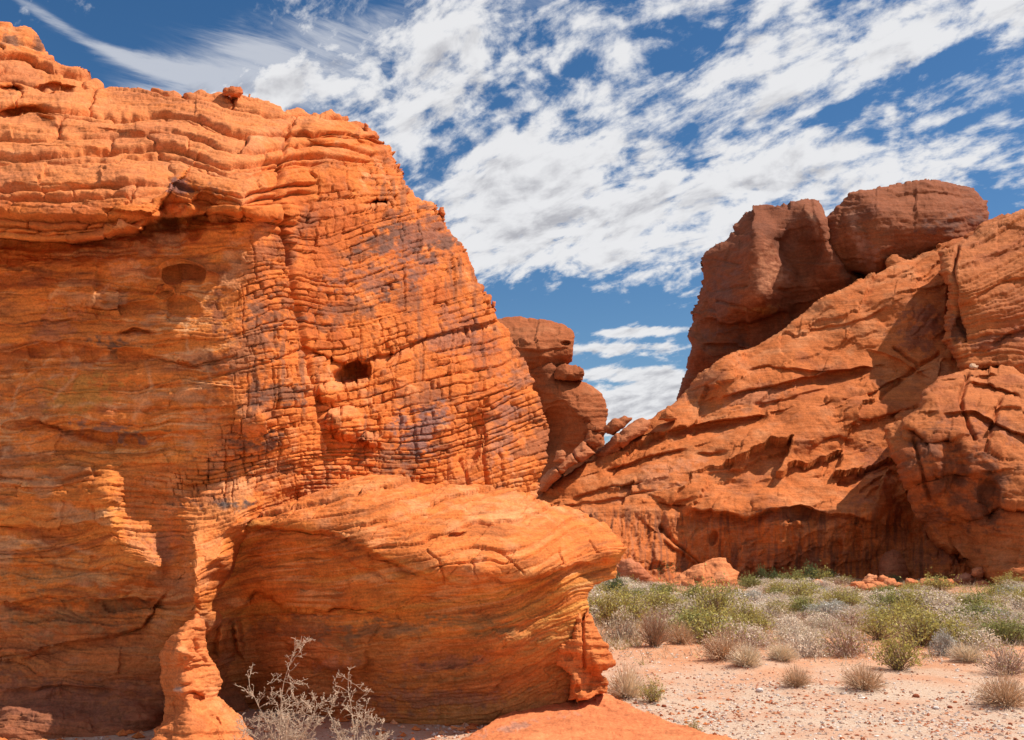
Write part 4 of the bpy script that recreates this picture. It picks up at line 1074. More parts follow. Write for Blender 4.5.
tag(col.objects['balanced_boulder.001'], 'broad flat-topped red boulder on the cliff crest, against the tall cracked one', 'boulder', 'giant boulders on the cliff crest')
small_rock('wedged_rock', [(885, 262), (892, 256), (898, 257), (904, 258), (912, 262), (908, 275), (890, 280)], 56, 'small rock wedged under the broad flat-topped boulder', seed=66)
small_rock('rock_slab', [(970, 234), (985, 222), (1002, 215), (1006, 222), (990, 240), (972, 248)], 55.5, 'low rock slab on the crest right of the broad flat-topped boulder', seed=67)

# ------------------------------------------------------------------ loose slabs and boulders
SL = dict(base=[.43, .145, .06], pale=[.54, .22, .11], deep=F_DEEP)
small_rock('leaning_slab', [(541, 478), (548, 470), (560, 462), (572, 452), (583, 441), (596, 453), (588, 459), (570, 468), (556, 480), (546, 492), (538, 492)], 43.6, 'long slab lying in the gap beside the rock tower', 'rock slab', seed=71, cracks=[([(572, 452), (580, 463)], 1.2, 5), ([(556, 466), (562, 474)], 1, 4)], **SL)
small_rock('loose_block', [(553, 462), (556, 452), (562, 449), (567, 454), (564, 463)], 43.4, 'small square block on the long slab beside the rock tower', seed=72, **SL)
small_rock('leaning_slab', [(592, 454), (604, 443), (620, 431), (634, 421), (642, 418), (650, 422), (644, 434), (624, 448), (604, 460)], 45.6, 'narrow slab propped on the lower end of the cliff crest', 'rock slab', seed=73, **SL)
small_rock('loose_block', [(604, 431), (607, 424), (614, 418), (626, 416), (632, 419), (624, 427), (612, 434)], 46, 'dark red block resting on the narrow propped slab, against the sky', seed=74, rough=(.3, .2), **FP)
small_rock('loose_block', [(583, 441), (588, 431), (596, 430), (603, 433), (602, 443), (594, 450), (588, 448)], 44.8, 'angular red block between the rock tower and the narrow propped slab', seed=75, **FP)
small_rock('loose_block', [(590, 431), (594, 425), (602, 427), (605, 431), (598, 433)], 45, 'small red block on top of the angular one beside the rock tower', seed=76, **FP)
small_rock('round_stone', [(658, 420), (661, 412), (668, 409), (675, 412), (677, 419), (668, 422)], 46.4, 'round red stone sitting on the ledge low on the cliff', seed=77)
small_rock('pale_stone', [(969, 368), (970, 364), (975, 363), (979, 366), (977, 370)], 43.2, 'small pale stone perched on top of the broken outcrop', seed=78, step=.6, base=[.60, .38, .24], pale=[.7, .5, .35], deep=[.45, .22, .12])
small_rock('boulder', [(663, 585), (670, 580), (677, 576), (686, 570), (697, 564), (712, 559), (726, 558), (728, 563), (732, 567), (739, 572), (737, 583), (730, 590), (712, 592), (680, 592)], 36.5, 'big bright orange boulder sloping to the left, in the scrub at the cliff foot', 'boulder', seed=81,
           depth=[(668, 584, 36.8), (690, 569, 37.2), (712, 561, 37.2), (726, 560, 37.0), (737, 574, 36.6), (700, 577, 36.1), (720, 572, 36), (728, 578, 35.8), (690, 588, 35.8), (725, 590, 35.7)],
           dents=[(700, 574, 12, 3, -20, -.12)], base=[.60, .20, .075], pale=[.68, .30, .15], deep=[.48, .14, .05], rp=6, thick=1.8, bed=plain_beds((3, 8), (10, 30), .8, .8, .6, .6, .5, sd=811, fc=.9, fs=11))
small_rock('boulder', [(613, 586), (616, 566), (622, 559), (630, 558), (638, 563), (646, 572), (652, 580), (648, 586)], 37.5, 'low red boulder in the scrub beside the tip of the jutting ledge', 'boulder', seed=82, base=[.50, .17, .08], rp=7)
small_rock('boulder', [(985, 556), (987, 548), (993, 543), (1000, 545), (1008, 544), (1012, 551), (1009, 560), (995, 562), (987, 560)], 37.9, 'oval pale red boulder on the rock apron at the right edge', 'boulder', seed=83, base=[.54, .23, .12], rp=5)
small_rock('boulder', [(950, 584), (953, 577), (958, 572), (966, 571), (973, 574), (976, 580), (974, 587), (954, 588)], 37, 'low layered red boulder at the right foot of the cliff', 'boulder', seed=84, base=[.48, .20, .11], rp=4)
small_rock('boulder', [(970, 575), (971, 569), (976, 566), (983, 567), (985, 572), (982, 577), (975, 577)], 37.0, 'small orange block on the layered boulder at the right foot of the cliff', 'boulder', seed=85, base=[.55, .20, .09], rp=3)
small_rock('boulder', [(972, 588), (974, 581), (982, 579), (990, 583), (992, 589), (980, 592)], 36.3, 'small orange boulder below the block at the right foot of the cliff', 'boulder', seed=86, base=[.55, .20, .09], rp=3)
PILE = 'orange rocks piled in the scrub before the cliff'
for q, (x, y, w, h, lab) in enumerate([
        (870, 582, 8, 8, 'upright orange rock on top of the pile in the scrub'), (878, 586, 9, 6, 'broad orange rock in the middle of the pile in the scrub'), (890, 583, 7, 7, 'square orange rock at the right of the pile in the scrub'),
        (858, 585, 9, 5, 'low orange rock at the left end of the pile in the scrub'), (898, 585, 6, 4, 'small orange rock at the right end of the pile in the scrub'), (884, 580, 5, 5, 'small orange rock behind the square one in the pile'),
        (868, 589, 8, 4, 'flat orange rock at the front of the pile in the scrub'), (912, 582, 7, 4, 'small orange rock lying apart to the right of the pile'), (927, 583, 8, 5, 'orange rock in the scrub midway between the pile and the layered boulder'),
        (946, 582, 8, 4, 'flat red rock just left of the layered boulder'), (818, 583, 6, 3, 'tiny pale rock in the scrub far left of the rock pile')]):
    g = np.random.default_rng(900 + q)
    ol = [(x + w * (.9 + .25 * g.random()) * math.cos(a), y + h * (.85 + .3 * g.random()) * math.sin(a)) for a in np.linspace(0, 2 * math.pi, 8, endpoint=False)]
    small_rock('pile_rock', ol, 1966 / (y + h * .6 - 530) - .2, lab, 'rock', PILE if q < 7 else None, seed=101 + q, step=.7, base=[.60, .21, .085], pale=[.66, .30, .16], deep=[.46, .14, .06], rp=3)

# ------------------------------------------------------------------ ground
MOUNDS = []      # x, y, radius, height: sand gathered round shrubs


def ground_z(x, y):
    near = 1 - sst(np.hypot(x, y), 25, 60)
    z = .05 * fbm2(x * .35, y * .35, 4, 301) + .018 * fbm2(x * 1.9, y * 1.9, 3, 302) * near - .01
    for (mx, my, mr, mh) in MOUNDS:
        z = z + mh * np.exp(-((x - mx) ** 2 + (y - my) ** 2) / (mr * mr))
    return z


NEAR_SHRUBS = [
    # px, base py, width px, height px, kind, label
    (655, 648, 46, 40, 'twig', 'brown twiggy shrub at the left edge of the scrub, near the jutting ledge'),
    (623, 641, 40, 32, 'grey', 'pale grey shrub in front of the brown twiggy one, close to the jutting ledge'),
    (680, 646, 36, 24, 'dry', 'low dry shrub just right of the brown twiggy one'),
    (724, 661, 52, 32, 'dry', 'grey-brown dry shrub on a little sand mound at the edge of the path'),
    (746, 668, 42, 26, 'straw', 'pale straw tuft leaning against the grey-brown dry shrub on the mound'),
    (782, 663, 38, 20, 'straw', 'round cream-coloured tuft at the edge of the path, between two grey shrubs'),
    (805, 655, 46, 25, 'white', 'large whitish shrub behind the round cream tuft'),
    (796, 690, 34, 22, 'dry', 'small brown shrub alone on the path, left of the other dry one'),
    (864, 692, 46, 27, 'dry', 'tan dry shrub alone on the path with its shadow to the left'),
    (899, 668, 60, 36, 'olive', 'tall olive-green shrub with a woody base at the edge of the path'),
    (846, 655, 56, 34, 'mix', 'pinkish grey shrub left of the tall olive one'),
    (968, 663, 42, 22, 'straw', 'round white grass tuft right of the tall olive shrub'),
    (945, 655, 30, 26, 'bluegrey', 'blue-grey round shrub just behind the white grass tuft'),
    (1006, 674, 52, 34, 'mix', 'grey shrub tinged with olive at the right edge, above the tan one'),
    (1004, 706, 60, 36, 'dry', 'tan dry shrub at the right edge of the path, casting a long shadow'),
    (1014, 644, 46, 24, 'green', 'bright green shrub at the right edge of the scrub'),
    (626, 700, 44, 34, 'straw', 'pale grey grass clump at the foot of the jutting ledge'),
    (652, 704, 30, 22, 'olive', 'small olive shrub beside the pale grass clump at the ledge foot'),
    (694, 738, 20, 18, 'olive', 'tiny green sprig growing at the edge of the low orange slab'),
    (930, 640, 40, 20, 'green', 'soft green shrub behind the blue-grey round one'),
    (880, 640, 50, 26, 'olive', 'yellow-green shrub behind the tall olive one'),
    (700, 634, 56, 26, 'olive', 'olive shrub with thin stems above the dry mound shrub'),
    (755, 634, 48, 22, 'olive', 'wide olive shrub above the pale straw tuft'),
    (612, 628, 46, 36, 'olive', 'olive-green shrub partly hidden by the end of the jutting ledge'),
]


def shrub_spot(px, py):
    x, y = ground_at(float(px), float(py))
    return float(x), float(y)


for (px, py, w, h, k, lab) in NEAR_SHRUBS:
    x, y = shrub_spot(px, py)
    if k in ('dry', 'straw', 'twig') and py < 720:
        MOUNDS.append((x + .02, y + .03, w * y / F * .75, .05 if py > 650 else .03))


def graded(lo, dlo, dhi, hi, step, g=1.16):
    mid = list(np.arange(dlo, dhi, step))
    a, s = [], step
    p = dlo
    while p > lo:
        s *= g; p -= s; a.append(p)
    b, s = [], step
    p = mid[-1]
    while p < hi:
        s *= g; p += s; b.append(p)
    return np.array(a[::-1] + mid + b)


gx = graded(-4000, -5, 13, 4000, .07); gy = graded(-400, 7.5, 24, 6000, .07)
GX, GY = np.meshgrid(gx, gy)
GZ = ground_z(GX, GY)
nr, nc = GX.shape
ids = np.arange(nr * nc).reshape(nr, nc)
gm = bpy.data.materials.new('desert_ground')
gm.use_nodes = True


def ground_material():
    t = NT(gm.node_tree)
    out = t.n('ShaderNodeOutputMaterial')
    b = t.n('ShaderNodeBsdfPrincipled')
    b.inputs['Roughness'].default_value = .95
    b.inputs['Specular IOR Level'].default_value = .08
    g = t.n('ShaderNodeNewGeometry')
    p = g.outputs['Position']
    sep = t.n('ShaderNodeSeparateXYZ')
    t.l(p, sep.inputs[0])
    n1 = t.noise(p, .9, 5, .6)
    n2 = t.noise(p, 6, 5, .65)
    n3 = t.noise(p, 38, 4, .7)
    vor = t.n('ShaderNodeTexVoronoi')
    t.l(p, vor.inputs['Vector'])
    vor.inputs['Scale'].default_value = 26
    # washed gravel nearest, red sand towards the scrub
    edge = t.math('ADD', t.math('ADD', sep.outputs[1], t.math('MULTIPLY', n1, 4.5)), t.math('MULTIPLY', n2, 1.6))
    far = t.sstep(edge, 15.0, 21.0, 0, .85)
    sand = t.mix(t.sstep(n2, .3, .7), (.46, .17, .065, 1), (.58, .30, .17, 1))
    grav = t.mix(t.sstep(n3, .3, .7), (.41, .27, .19, 1), (.58, .46, .36, 1))
    grav = t.mix(t.sstep(n1, .45, .62, 0, .7), grav, (.48, .26, .165, 1))
    c = t.mix(far, grav, sand)
    st = t.math('MULTIPLY', t.sstep(vor.outputs['Distance'], .10, .22, 1, 0), t.sstep(n2, .42, .62))
    sc_ = t.mix(t.n('ShaderNodeSeparateColor').outputs[0], (.3, .1, .05, 1), (.6, .45, .38, 1))
    vs = t.n('ShaderNodeSeparateColor')
    t.l(vor.outputs['Color'], vs.inputs[0])
    sc_ = t.mix(vs.outputs[0], (.33, .11, .055, 1), (.66, .54, .47, 1))
    c = t.mix(t.math('MULTIPLY', st, .6), c, sc_)
    t.l(c, b.inputs['Base Color'])
    bp = t.n('ShaderNodeBump')
    bp.inputs['Strength'].default_value = .7
    bp.inputs['Distance'].default_value = .025
    t.l(t.math('ADD', t.math('ADD', t.math('MULTIPLY', n2, .7), t.math('MULTIPLY', n3, .5)), t.math('MULTIPLY', st, .6)), bp.inputs['Height'])
    t.l(bp.outputs[0], b.inputs['Normal'])
    t.l(b.outputs[0], out.inputs[0])


ground_material()
go = mesh_obj('ground', np.stack([GX, GY, GZ], -1).reshape(-1, 3),
              np.stack([ids[:-1, :-1], ids[:-1, 1:], ids[1:, 1:], ids[1:, :-1]], -1).reshape(-1, 4), gm)
tag(go, 'pale gravel path and red sandy desert floor', kind='structure')


# loose gravel: far too many to count
def tint_material(name, rough=.9, trans=0.0):
    m = bpy.data.materials.new(name)
    m.use_nodes = True
    t = NT(m.node_tree)
    out = t.n('ShaderNodeOutputMaterial')
    b = t.n('ShaderNodeBsdfPrincipled')
    b.inputs['Roughness'].default_value = rough
    b.inputs['Specular IOR Level'].default_value = .12
    a = t.n('ShaderNodeAttribute')
    a.attribute_name = 'tint'
    g = t.n('ShaderNodeNewGeometry')
    v = t.sstep(t.noise(g.outputs['Position'], 30, 3), .3, .7, .8, 1.2)
    hv = t.n('ShaderNodeHueSaturation')
    t.l(v, hv.inputs['Value'])
    t.l(a.outputs['Color'], hv.inputs['Color'])
    t.l(hv.outputs[0], b.inputs['Base Color'])
    if trans:
        tr = t.n('ShaderNodeBsdfTranslucent')
        t.l(hv.outputs[0], tr.inputs[0])
        mx = t.n('ShaderNodeMixShader')
        mx.inputs[0].default_value = trans
        t.l(b.outputs[0], mx.inputs[1]); t.l(tr.outputs[0], mx.inputs[2])
        t.l(mx.outputs[0], out.inputs[0])
    else:
        t.l(b.outputs[0], out.inputs[0])
    return m


STONE = tint_material('gravel_stone')
LEAF = tint_material('shrub_leaf', .8, .25)
TWIG = tint_material('shrub_twig', .9)

_oct = np.array([[1, 0, 0], [-1, 0, 0], [0, 1, 0], [0, -1, 0], [0, 0, 1], [0, 0, -1]], float)
_octf = np.array([[0, 2, 4], [2, 1, 4], [1, 3, 4], [3, 0, 4], [2, 0, 5], [1, 2, 5], [3, 1, 5], [0, 3, 5]])


def scatter_gravel(n, pxr, pyr, size, name, label, red=False):
    px = R.uniform(*pxr, n); py = pyr[0] + (pyr[1] - pyr[0]) * R.random(n) ** .8
    x, y = ground_at(px, py)
    keep = fbm2(x * .9, y * .9, 3, 333) + .55 * R.standard_normal(n) > -.25
    x, y = x[keep], y[keep]; n = len(x)
    z = ground_z(x, y)
    s = size[0] + (size[1] - size[0]) * R.random(n) ** 4
    v = _oct[None] * (s[:, None, None] * R.uniform(.6, 1.25, (n, 6, 1))) * np.stack([R.uniform(.7, 1.4, n), R.uniform(.7, 1.4, n), R.uniform(.4, .8, n)], -1)[:, None]
    a = R.uniform(0, 6.28, n)
    ca, sa = np.cos(a)[:, None], np.sin(a)[:, None]
    v = np.stack([v[..., 0] * ca - v[..., 1] * sa, v[..., 0] * sa + v[..., 1] * ca, v[..., 2]], -1)
    v += np.stack([x, y, z + s * .15], -1)[:, None]
    f = _octf[None] + (np.arange(n) * 6)[:, None, None]
    pal = np.array([[.62, .50, .43], [.50, .33, .25], [.40, .13, .06], [.30, .10, .05], [.55, .24, .13], [.36, .27, .23], [.70, .62, .56]])
    if red:
        pal = np.array([[.55, .17, .05], [.62, .24, .09], [.42, .11, .035], [.35, .10, .04], [.66, .32, .16], [.50, .28, .18], [.60, .20, .06]])
    c = np.repeat(pal[R.choice(7, n, p=[.26, .2, .16, .08, .14, .08, .08])] * R.uniform(.8, 1.15, (n, 1)), 6, 0)
    o = mesh_obj(name, v.reshape(-1, 3), f.reshape(-1, 3), STONE, None, c, False)
    tag(o, label, kind='stuff')


scatter_gravel(38000, (430, 1060), (640, 760), (.004, .03), 'gravel', 'loose gravel strewn over the path')
scatter_gravel(1800, (-20, 560), (690, 760), (.006, .03), 'shaded_gravel', 'dark gravel along the foot of the great left rock')
scatter_gravel(900, (-20, 480), (706, 745), (.008, .07), 'rubble', 'orange rock flakes fallen along the foot of the great left rock', True)
scatter_gravel(500, (560, 740), (684, 742), (.008, .05), 'fallen_flakes', 'orange rock flakes fallen beside the low orange slab', True)
STN = [(664, 707, 5, 'dark red'), (760, 692, 8, 'pale grey'), (728, 700, 4, 'rust red'), (916, 697, 7, 'dark red'), (950, 706, 5, 'dark red'), (936, 708, 6, 'pale grey'), (1010, 722, 4, 'dark red'),
       (898, 703, 4, 'rust red'), (842, 738, 5, 'rust red'), (705, 698, 3, 'rust red'), (885, 700, 3, 'dark red'), (955, 702, 4, 'rust red')]
for q, (px, py, w, cn) in enumerate(STN):
    x, y = shrub_spot(px, py)
    g = np.random.default_rng(700 + q)
    import bmesh
    bm = bmesh.new()
    bmesh.ops.create_icosphere(bm, subdivisions=2, radius=1)
    s = w * y / F * .5
    for v in bm.verts:
        k = 1 + .22 * float(fbm3(np.array(v.co)[None] + q * 7.3, 1.3, 2, q)[0])
        v.co = v.co * k * s
        v.co.z *= .62
    me = bpy.data.meshes.new('loose_stone')
    bm.to_mesh(me); bm.free()
    cc = {'dark red': (.30, .09, .045), 'pale grey': (.62, .56, .53), 'rust red': (.45, .15, .06)}[cn]
    a_ = me.color_attributes.new('tint', 'FLOAT_COLOR', 'POINT')
    a_.data.foreach_set('color', np.tile(np.array([*cc, 1], np.float32), len(me.vertices)))
    me.materials.append(STONE)
    o = bpy.data.objects.new('loose_stone', me)
    col.objects.link(o)
    o.location = (x, y, float(ground_z(np.array([x]), np.array([y]))[0]) + s * .3)
    where = ['on the gravel below the pale grass clump', 'on the path below the cream tuft', 'on the path between grass clump and cream tuft', 'right of the lone tan shrub', 'left of the tan shrub at the right edge, the larger one',
             'beside two dark red stones, near the tan shrub at the right edge', 'at the right edge on the pale gravel', 'on the path just below the lone tan shrub', 'at the bottom edge of the path', 'near the small olive shrub, on the path',
             'tiny, at the tip of the lone tan shrub', 'left of the tan shrub at the right edge, the smaller one'][q]
    tag(o, '%s stone %s' % (cn, where), 'stone', 'loose stones on the path')


# ------------------------------------------------------------------ shrubs
def strips(base, tip, width, bend, seg=3, g=R):
    """thin tapering blades from base to tip; returns vertices and quads"""
    n = len(base)
    d = tip - base
    side = np.cross(d, g.standard_normal((n, 3)))
    side /= np.linalg.norm(side, axis=1, keepdims=True) + 1e-9
    vs = []
    for k in range(seg + 1):
        t = k / seg
        p = base + d * t + bend * (t * t - t)
        w = (width * (1 - .8 * t))[:, None]
        vs.append(np.stack([p - side * w, p + side * w], 1))
    V = np.stack(vs, 1)                       # n, seg+1, 2, 3
    o = (np.arange(n) * (seg + 1) * 2)[:, None]
    q = []
    for k in range(seg):
        b = k * 2
        q.append(np.concatenate([o + b, o + b + 1, o + b + 3, o + b + 2], 1))
    return V.reshape(-1, 3), np.stack(q, 1).reshape(-1, 4)


def leaf_quads(p, size, g, up=.3):
    n = len(p)
    a = g.standard_normal((n, 3)); a[:, 2] += up
    a /= np.linalg.norm(a, axis=1, keepdims=True)
    b = np.cross(a, g.standard_normal((n, 3)))
    b /= np.linalg.norm(b, axis=1, keepdims=True)
    s = size[:, None]
    V = np.stack([p - a * s, p + b * s * .45, p + a * s, p - b * s * .45], 1)
    return V.reshape(-1, 3), np.arange(n * 4).reshape(n, 4)


def dome(n, g, flat=.0, rmin=.0):
    d = g.standard_normal((n, 3))
    d[:, 2] = np.abs(d[:, 2]) + flat
    d /= np.linalg.norm(d, axis=1, keepdims=True)
    return d * (rmin + (1 - rmin) * g.random((n, 1)) ** (1 / 2.5))


KINDS = {
    #        twig colour           leaf colours                                    stems leaves leafsize  shape
    'grey': ((.42, .33, .27), [(.68, .57, .43), (.78, .67, .52), (.54, .46, .31)], 420, 1500, .050, 'dome'),
    'white': ((.50, .42, .36), [(.82, .69, .54), (.72, .60, .45), (.86, .76, .63)], 420, 1500, .050, 'dome'),
    'bluegrey': ((.34, .30, .27), [(.46, .45, .40), (.58, .57, .52), (.40, .38, .30)], 420, 1500, .050, 'dome'),
    'green': ((.25, .19, .12), [(.29, .29, .085), (.37, .36, .13), (.23, .23, .08)], 220, 1700, .050, 'vase'),
    'olive': ((.30, .21, .13), [(.48, .41, .10), (.56, .49, .16), (.37, .32, .10)], 260, 1300, .045, 'vase'),
    'dark': ((.18, .14, .10), [(.13, .17, .07), (.18, .22, .09), (.10, .13, .05)], 220, 1700, .055, 'vase'),
    'mix': ((.44, .30, .23), [(.62, .48, .38), (.40, .34, .12), (.70, .57, .47)], 420, 1200, .045, 'dome'),
    'dry': ((.62, .43, .28), [(.70, .51, .34), (.60, .41, .25), (.76, .60, .43)], 900, 500, .035, 'dome'),
    'straw': ((.74, .61, .45), [(.78, .66, .50), (.68, .55, .39), (.82, .72, .58)], 1100, 300, .030, 'dome'),
    'twig': ((.42, .28, .19), [(.42, .30, .20), (.30, .24, .10), (.48, .36, .26)], 520, 240, .035, 'vase'),
}


def shrub_data(kind, seed):
    """unit-size shrub: (branches verts, faces, colours), (leaves ...)"""
    g = np.random.default_rng(seed)
    tw, lv, ns, nl, ls, shape = KINDS[kind]
    nclump = 9
    cl = dome(nclump, g, .15, .45) * np.array([1, 1, .95])
    if shape == 'dome':
        tips = dome(ns, g, .12, .62) * np.array([1, 1, .9])
        lump = 1 + .45 * fbm3(tips, 1.9, 3, seed) + .12 * g.standard_normal(ns)
        tips = tips * lump[:, None]
        base = tips * np.array([.12, .12, 0]) + g.normal(0, .05, (ns, 3)) * np.array([1, 1, 0])
        # forking: most blades start partway out
        f = g.random((ns, 1)) ** 1.3 * .7
        base = base + (tips - base) * f * np.array([1, 1, 1]) + g.normal(0, .03, (ns, 3))
    else:
        tips = dome(ns, g, .45, .5) * np.array([1, 1, 1.05])
        base = g.normal(0, .07, (ns, 3)) * np.array([1, 1, 0])
        f = (g.random((ns, 1)) > .35) * g.random((ns, 1)) * .7
        base = base + (tips - base) * f + g.normal(0, .04, (ns, 3)) * (f > 0)
    base[:, 2] = np.maximum(base[:, 2], -.03)
    bend = g.normal(0, .16, (ns, 3)); bend[:, 2] -= .1
    wv = .011 * g.uniform(.5, 1.3, ns)
    V1, F1 = strips(base, tips, wv, bend, 3, g)
    c1 = np.repeat(np.array(tw) * g.uniform(.65, 1.3, (ns, 1)), 8, 0)
    if shape == 'dome':
        p = dome(nl, g, .1, .72) * np.array([1, 1, .9])
        p = p * (1 + .45 * fbm3(p, 1.9, 3, seed) + .08 * g.standard_normal(nl))[:, None]
        p = p[fbm3(p, 3.1, 2, seed + 4) > -.22]; nl = len(p)
    else:
        pick = g.integers(0, ns, nl)
        tt = .55 + .5 * g.random((nl, 1)) ** .7
        tips = tips * (1 + .3 * g.standard_normal((ns, 1)) * .6)
        p = base[pick] + (tips[pick] - base[pick]) * tt + bend[pick] * (tt * tt - tt) + g.normal(0, .045, (nl, 3))
    p[:, 2] = np.maximum(p[:, 2], .02)
    V2, F2 = leaf_quads(p, ls * g.uniform(.5, 1.25, nl), g)
    lc = np.array(lv)[g.integers(0, len(lv), nl)] * g.uniform(.75, 1.2, (nl, 1))
    c2 = np.repeat(lc, 4, 0)
    return (V1, F1, c1), (V2, F2, c2)


# nearest shrubs, each its own, with branches and leaves as parts
for q, (px, py, w, h, k, lab) in enumerate(NEAR_SHRUBS):
    x, y = shrub_spot(px, py)
    rad = w * y / F * .5; hh = h * y / F
    zz = float(ground_z(np.array([x]), np.array([y]))[0]) - .01
    root = thing('shrub', lab, 'shrub', (x, y, zz), 'shrubs along the edge of the path')
    (v1, f1, c1), (v2, f2, c2) = shrub_data(k, 500 + q)
    sc3 = np.array([rad, rad, hh]); o3 = np.array([x, y, zz])
    mesh_obj('branches', v1 * sc3 + o3, f1, TWIG, root, c1, False, (x, y, zz))
    mesh_obj('foliage', v2 * sc3 + o3, f2, LEAF, root, c2, False, (x, y, zz))

# the scrub flat: one mesh each, copied
PROTO = {}


def proto(kind, var):
    key = (kind, var)
    if key not in PROTO:
        (v1, f1, c1), (v2, f2, c2) = shrub_data(kind, 800 + var * 37 + len(kind))
        o = mesh_obj('shrub', np.concatenate([v1, v2]), np.concatenate([f1, f2 + len(v1)]), [TWIG, LEAF], None, np.concatenate([c1, c2]), False)
        mi = np.zeros(len(f1) + len(f2), np.int32); mi[len(f1):] = 1
        o.data.polygons.foreach_set('material_index', mi)
        PROTO[key] = [o, False]
    return PROTO[key]


KN = {'grey': 'pale grey', 'white': 'whitish', 'bluegrey': 'blue-grey', 'green': 'green', 'olive': 'olive yellow-green', 'dark': 'dark green', 'mix': 'pinkish grey', 'dry': 'tan dry'}


def zone(px, py):
    a = 'below the big orange boulder' if px < 745 else 'below the hollowed cliff foot' if px < 850 else 'below the orange rock pile' if px < 935 else 'below the right-hand boulders'
    b = 'far' if py < 600 else 'middle' if py < 620 else 'near'
    return a, b


def place(px, py, w, h, kind, label, group):
    x, y = shrub_spot(px, py)
    pr = proto(kind, rng.randrange(4))
    if pr[1]:
        o = pr[0].copy(); col.objects.link(o)
    else:
        o = pr[0]; pr[1] = True
    o.location = (x, y, float(ground_z(np.array([x]), np.array([y]))[0]) - .02)
    o.rotation_euler = (0, 0, rng.uniform(0, 6.28))
    o.scale = (w * y / F * .5, w * y / F * .5 * rng.uniform(.85, 1.15), h * y / F)
    tag(o, label, 'shrub', group)
    return o


taken = [(px, py) for (px, py, *_) in NEAR_SHRUBS]
spots = []
tries = 0
while len(spots) < 262 and tries < 20000:
    tries += 1
    py = 583 + 67 * rng.random() ** 1.25
    px = rng.uniform(596, 1050)
    front = 640 + 12 * math.sin(px / 37.0) + (8 if px > 900 else 0)
    if py > front or (px < 640 and py > 632):
        continue
    if 655 < px < 745 and py < 597 or 850 < px < 905 and py < 595 or 940 < px < 1000 and py < 596:
        continue
    k = (py - 560) / 60.0
    if any(abs(px - a) < 11 * k and abs(py - b) < 3.3 * k for a, b in spots + taken):
        continue
    spots.append((px, py))
# rows close to the cliff are the smallest
for (px, py) in sorted(spots, key=lambda s: s[1]):
    k = 1966 / (py - 530)
    r = rng.random()
    leftish = px < 800
    if py > 612 and leftish:
        kind = 'olive' if r < .36 else 'grey' if r < .54 else 'white' if r < .80 else 'green' if r < .86 else 'mix'
    else:
        kind = 'white' if r < .32 else 'grey' if r < .56 else 'mix' if r < .66 else 'bluegrey' if r < .72 else 'olive' if r < .90 else 'green'
    w_m = rng.choice([rng.uniform(.5, .9), rng.uniform(.75, 1.35)]) * (1.2 if kind in ('olive', 'green') else 1.0)
    h_m = w_m * (rng.uniform(.34, .56) if kind in ('olive', 'green') else rng.uniform(.3, .45)) * (.75 if py < 602 else .95)
    a, b = zone(px, py)
    size = 'broad' if w_m > .95 else 'small'
    lab = '%s %s shrub in the %s scrub %s' % (size, KN[kind], b, a)
    place(px, py, w_m * F / k, h_m * F / k, kind, lab, '%s %s shrubs, %s scrub %s' % (size, KN[kind], b, a))
for (px, py, w, h, lab) in [(812, 583, 26, 18, 'bushy dark green shrub against the hollowed cliff foot'), (775, 583, 22, 13, 'low dark green shrub in front of the hollowed cliff foot'), (830, 583, 18, 14, 'feathery dark green shrub right of the bushy one at the cliff foot'),
                            (748, 587, 26, 12, 'low green shrub at the right end of the big orange boulder'), (662, 580, 30, 18, 'dark green shrub behind the left end of the big orange boulder'), (893, 584, 20, 9, 'dark green shrub at the foot of the half-round boulder'),
                            (616, 596, 26, 20, 'dark green shrub under the tip of the jutting ledge'), (762, 580, 14, 14, 'dark shrub close under the cliff beside the big orange boulder'), (938, 582, 22, 8, 'dark low shrub between rock pile and layered boulder')]:
    place(px, py, w, h, 'dark' if 'dark' in lab else 'green', lab, None)


# dry grass, dead stems and litter between the shrubs: nobody could count them
def litter(n):
    py = 583 + 82 * R.random(n) ** 1.1; px = R.uniform(470, 1080, n)
    x, y = ground_at(px, py)
    k = (fbm2(x * .6, y * .6, 3, 401) + .35 * R.standard_normal(n) > -.05) & ((py < 642 + 9 * np.sin(px / 30)) | (R.random(n) < .07))
    x, y = x[k], y[k]; n = len(x)
    m = 7
    bx = np.repeat(x, m) + R.normal(0, .05, n * m); by = np.repeat(y, m) + R.normal(0, .05, n * m)
    bz = ground_z(bx, by) - .005
    base = np.stack([bx, by, bz], 1)
    hh = np.repeat(R.uniform(.04, .17, n), m)[:, None]
    d = R.normal(0, .6, (n * m, 3)); d[:, 2] = np.abs(d[:, 2]) + .45
    V, Fq = strips(base, base + d * hh, .006 * R.uniform(.6, 1.4, n * m), R.normal(0, .03, (n * m, 3)), 2, R)
    pal = np.array([[.70, .57, .41], [.78, .68, .53], [.54, .39, .24], [.40, .34, .13], [.56, .44, .32]])
    c = np.repeat(pal[R.choice(5, n, p=[.3, .25, .15, .15, .15])], m * 6, 0) * np.repeat(R.uniform(.7, 1.15, (n * m, 1)), 6, 0)
    tag(mesh_obj('dry_grass', V, Fq, LEAF, None, c, False), 'thin dry grass and dead stems between the desert shrubs', kind='stuff')


litter(20000)


# ------------------------------------------------------------------ leafless thorn shrubs
BARK = tint_material('bleached_twig', .85)


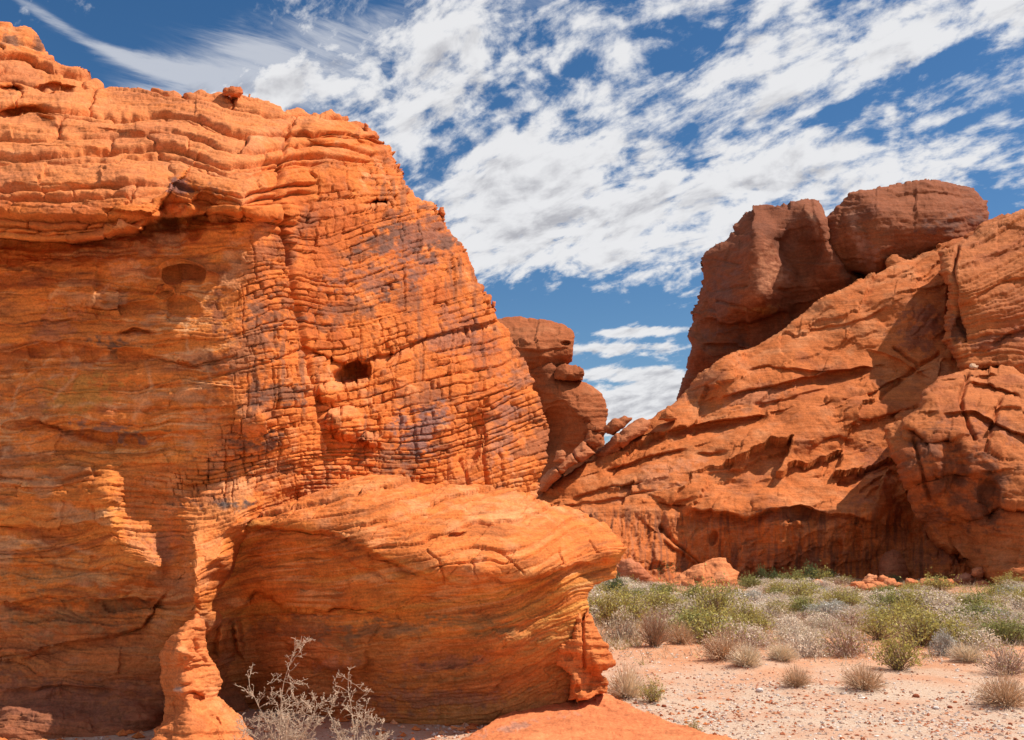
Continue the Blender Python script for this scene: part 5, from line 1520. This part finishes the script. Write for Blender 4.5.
def bare_shrub(px, py, hpx, seed, label, lean, n0, spread, Y=None):
    x, y = shrub_spot(px, py)
    if Y: 
        x = (px - 512) / F * Y; y = Y
    g = np.random.default_rng(seed)
    hm = hpx * y / F
    segs = []

    def grow(p, d, L, r, lvl):
        n = 7 if lvl == 0 else 4 if lvl == 1 else 3
        for k in range(n):
            d = d + g.normal(0, .16 if lvl else .10, 3) + np.array([0, 0, .05])
            d /= np.linalg.norm(d)
            q = p + d * L / n
            r2 = r * .86
            segs.append((p, q, r, r2, lvl))
            if lvl < 3:
                m = [3, 2, 2][lvl] if k else (1 if lvl else 0)
                for _ in range(m):
                    if g.random() < .74:
                        e = d * .65 + g.normal(0, .62, 3)
                        e /= np.linalg.norm(e)
                        grow(q, e, L * (g.uniform(.10, .26) if lvl == 0 else g.uniform(.25, .5)), r2 * .62, lvl + 1)
            p, r = q, r2
    for s in range(n0):
        a = g.uniform(0, 6.28)
        sp_ = .12 if s == 0 else .3 if s < 3 else spread
        d = np.array([math.cos(a) * sp_ + lean[0], math.sin(a) * sp_ * .6, 1.0])
        d /= np.linalg.norm(d)
        grow(np.array([g.normal(0, .006), g.normal(0, .006), -.02]), d, hm * (1.0 if s == 0 else g.uniform(.5, .75) if s < 3 else g.uniform(.35, .65)), .0062 * g.uniform(.7, 1.1), 0)
    root = thing('bare_shrub', label, 'dead shrub', (x, y, 0), 'bleached thorn shrubs at the left')
    for nm, sel in (('stems', lambda l: l < 1), ('twigs', lambda l: l >= 1)):
        S = [s for s in segs if sel(s[4])]
        p = np.array([s[0] for s in S]); q = np.array([s[1] for s in S])
        r0 = np.maximum(np.array([s[2] for s in S]), .0019); r1 = np.maximum(np.array([s[3] for s in S]), .0014)
        d = q - p
        d /= np.linalg.norm(d, axis=1, keepdims=True)
        u_ = np.cross(d, [0.3, .9, .2]); u_ /= np.linalg.norm(u_, axis=1, keepdims=True)
        w_ = np.cross(d, u_)
        V = []
        m = 5
        for (c_, r_) in ((p, r0), (q, r1)):
            for k in range(m):
                a = 2 * math.pi * k / m
                V.append(c_ + (u_ * math.cos(a) + w_ * math.sin(a)) * r_[:, None])
        V = np.stack(V, 1)
        f = np.array([[k, (k + 1) % m, m + (k + 1) % m, m + k] for k in range(m)])
        Fq = (f[None] + (np.arange(len(S)) * 2 * m)[:, None, None]).reshape(-1, 4)
        c = np.repeat(np.array([.60, .45, .33]) * g.uniform(.75, 1.2, (len(S), 1)), 2 * m, 0)
        mesh_obj(nm, V.reshape(-1, 3) + np.array([x, y, 0]), Fq, BARK, root, c, True, (x, y, 0))


bare_shrub(280, 758, 104, 3, 'tall bleached leafless thorn shrub in front of the shaded hollow, beside the pillar', (-.05, 0), 15, 1.25)
bare_shrub(358, 762, 78, 8, 'lower bleached leafless thorn shrub right of the tall one', (.1, 0), 10, 1.1)
print('objects', len(bpy.data.objects), 'verts', sum(len(m.vertices) for m in bpy.data.meshes))
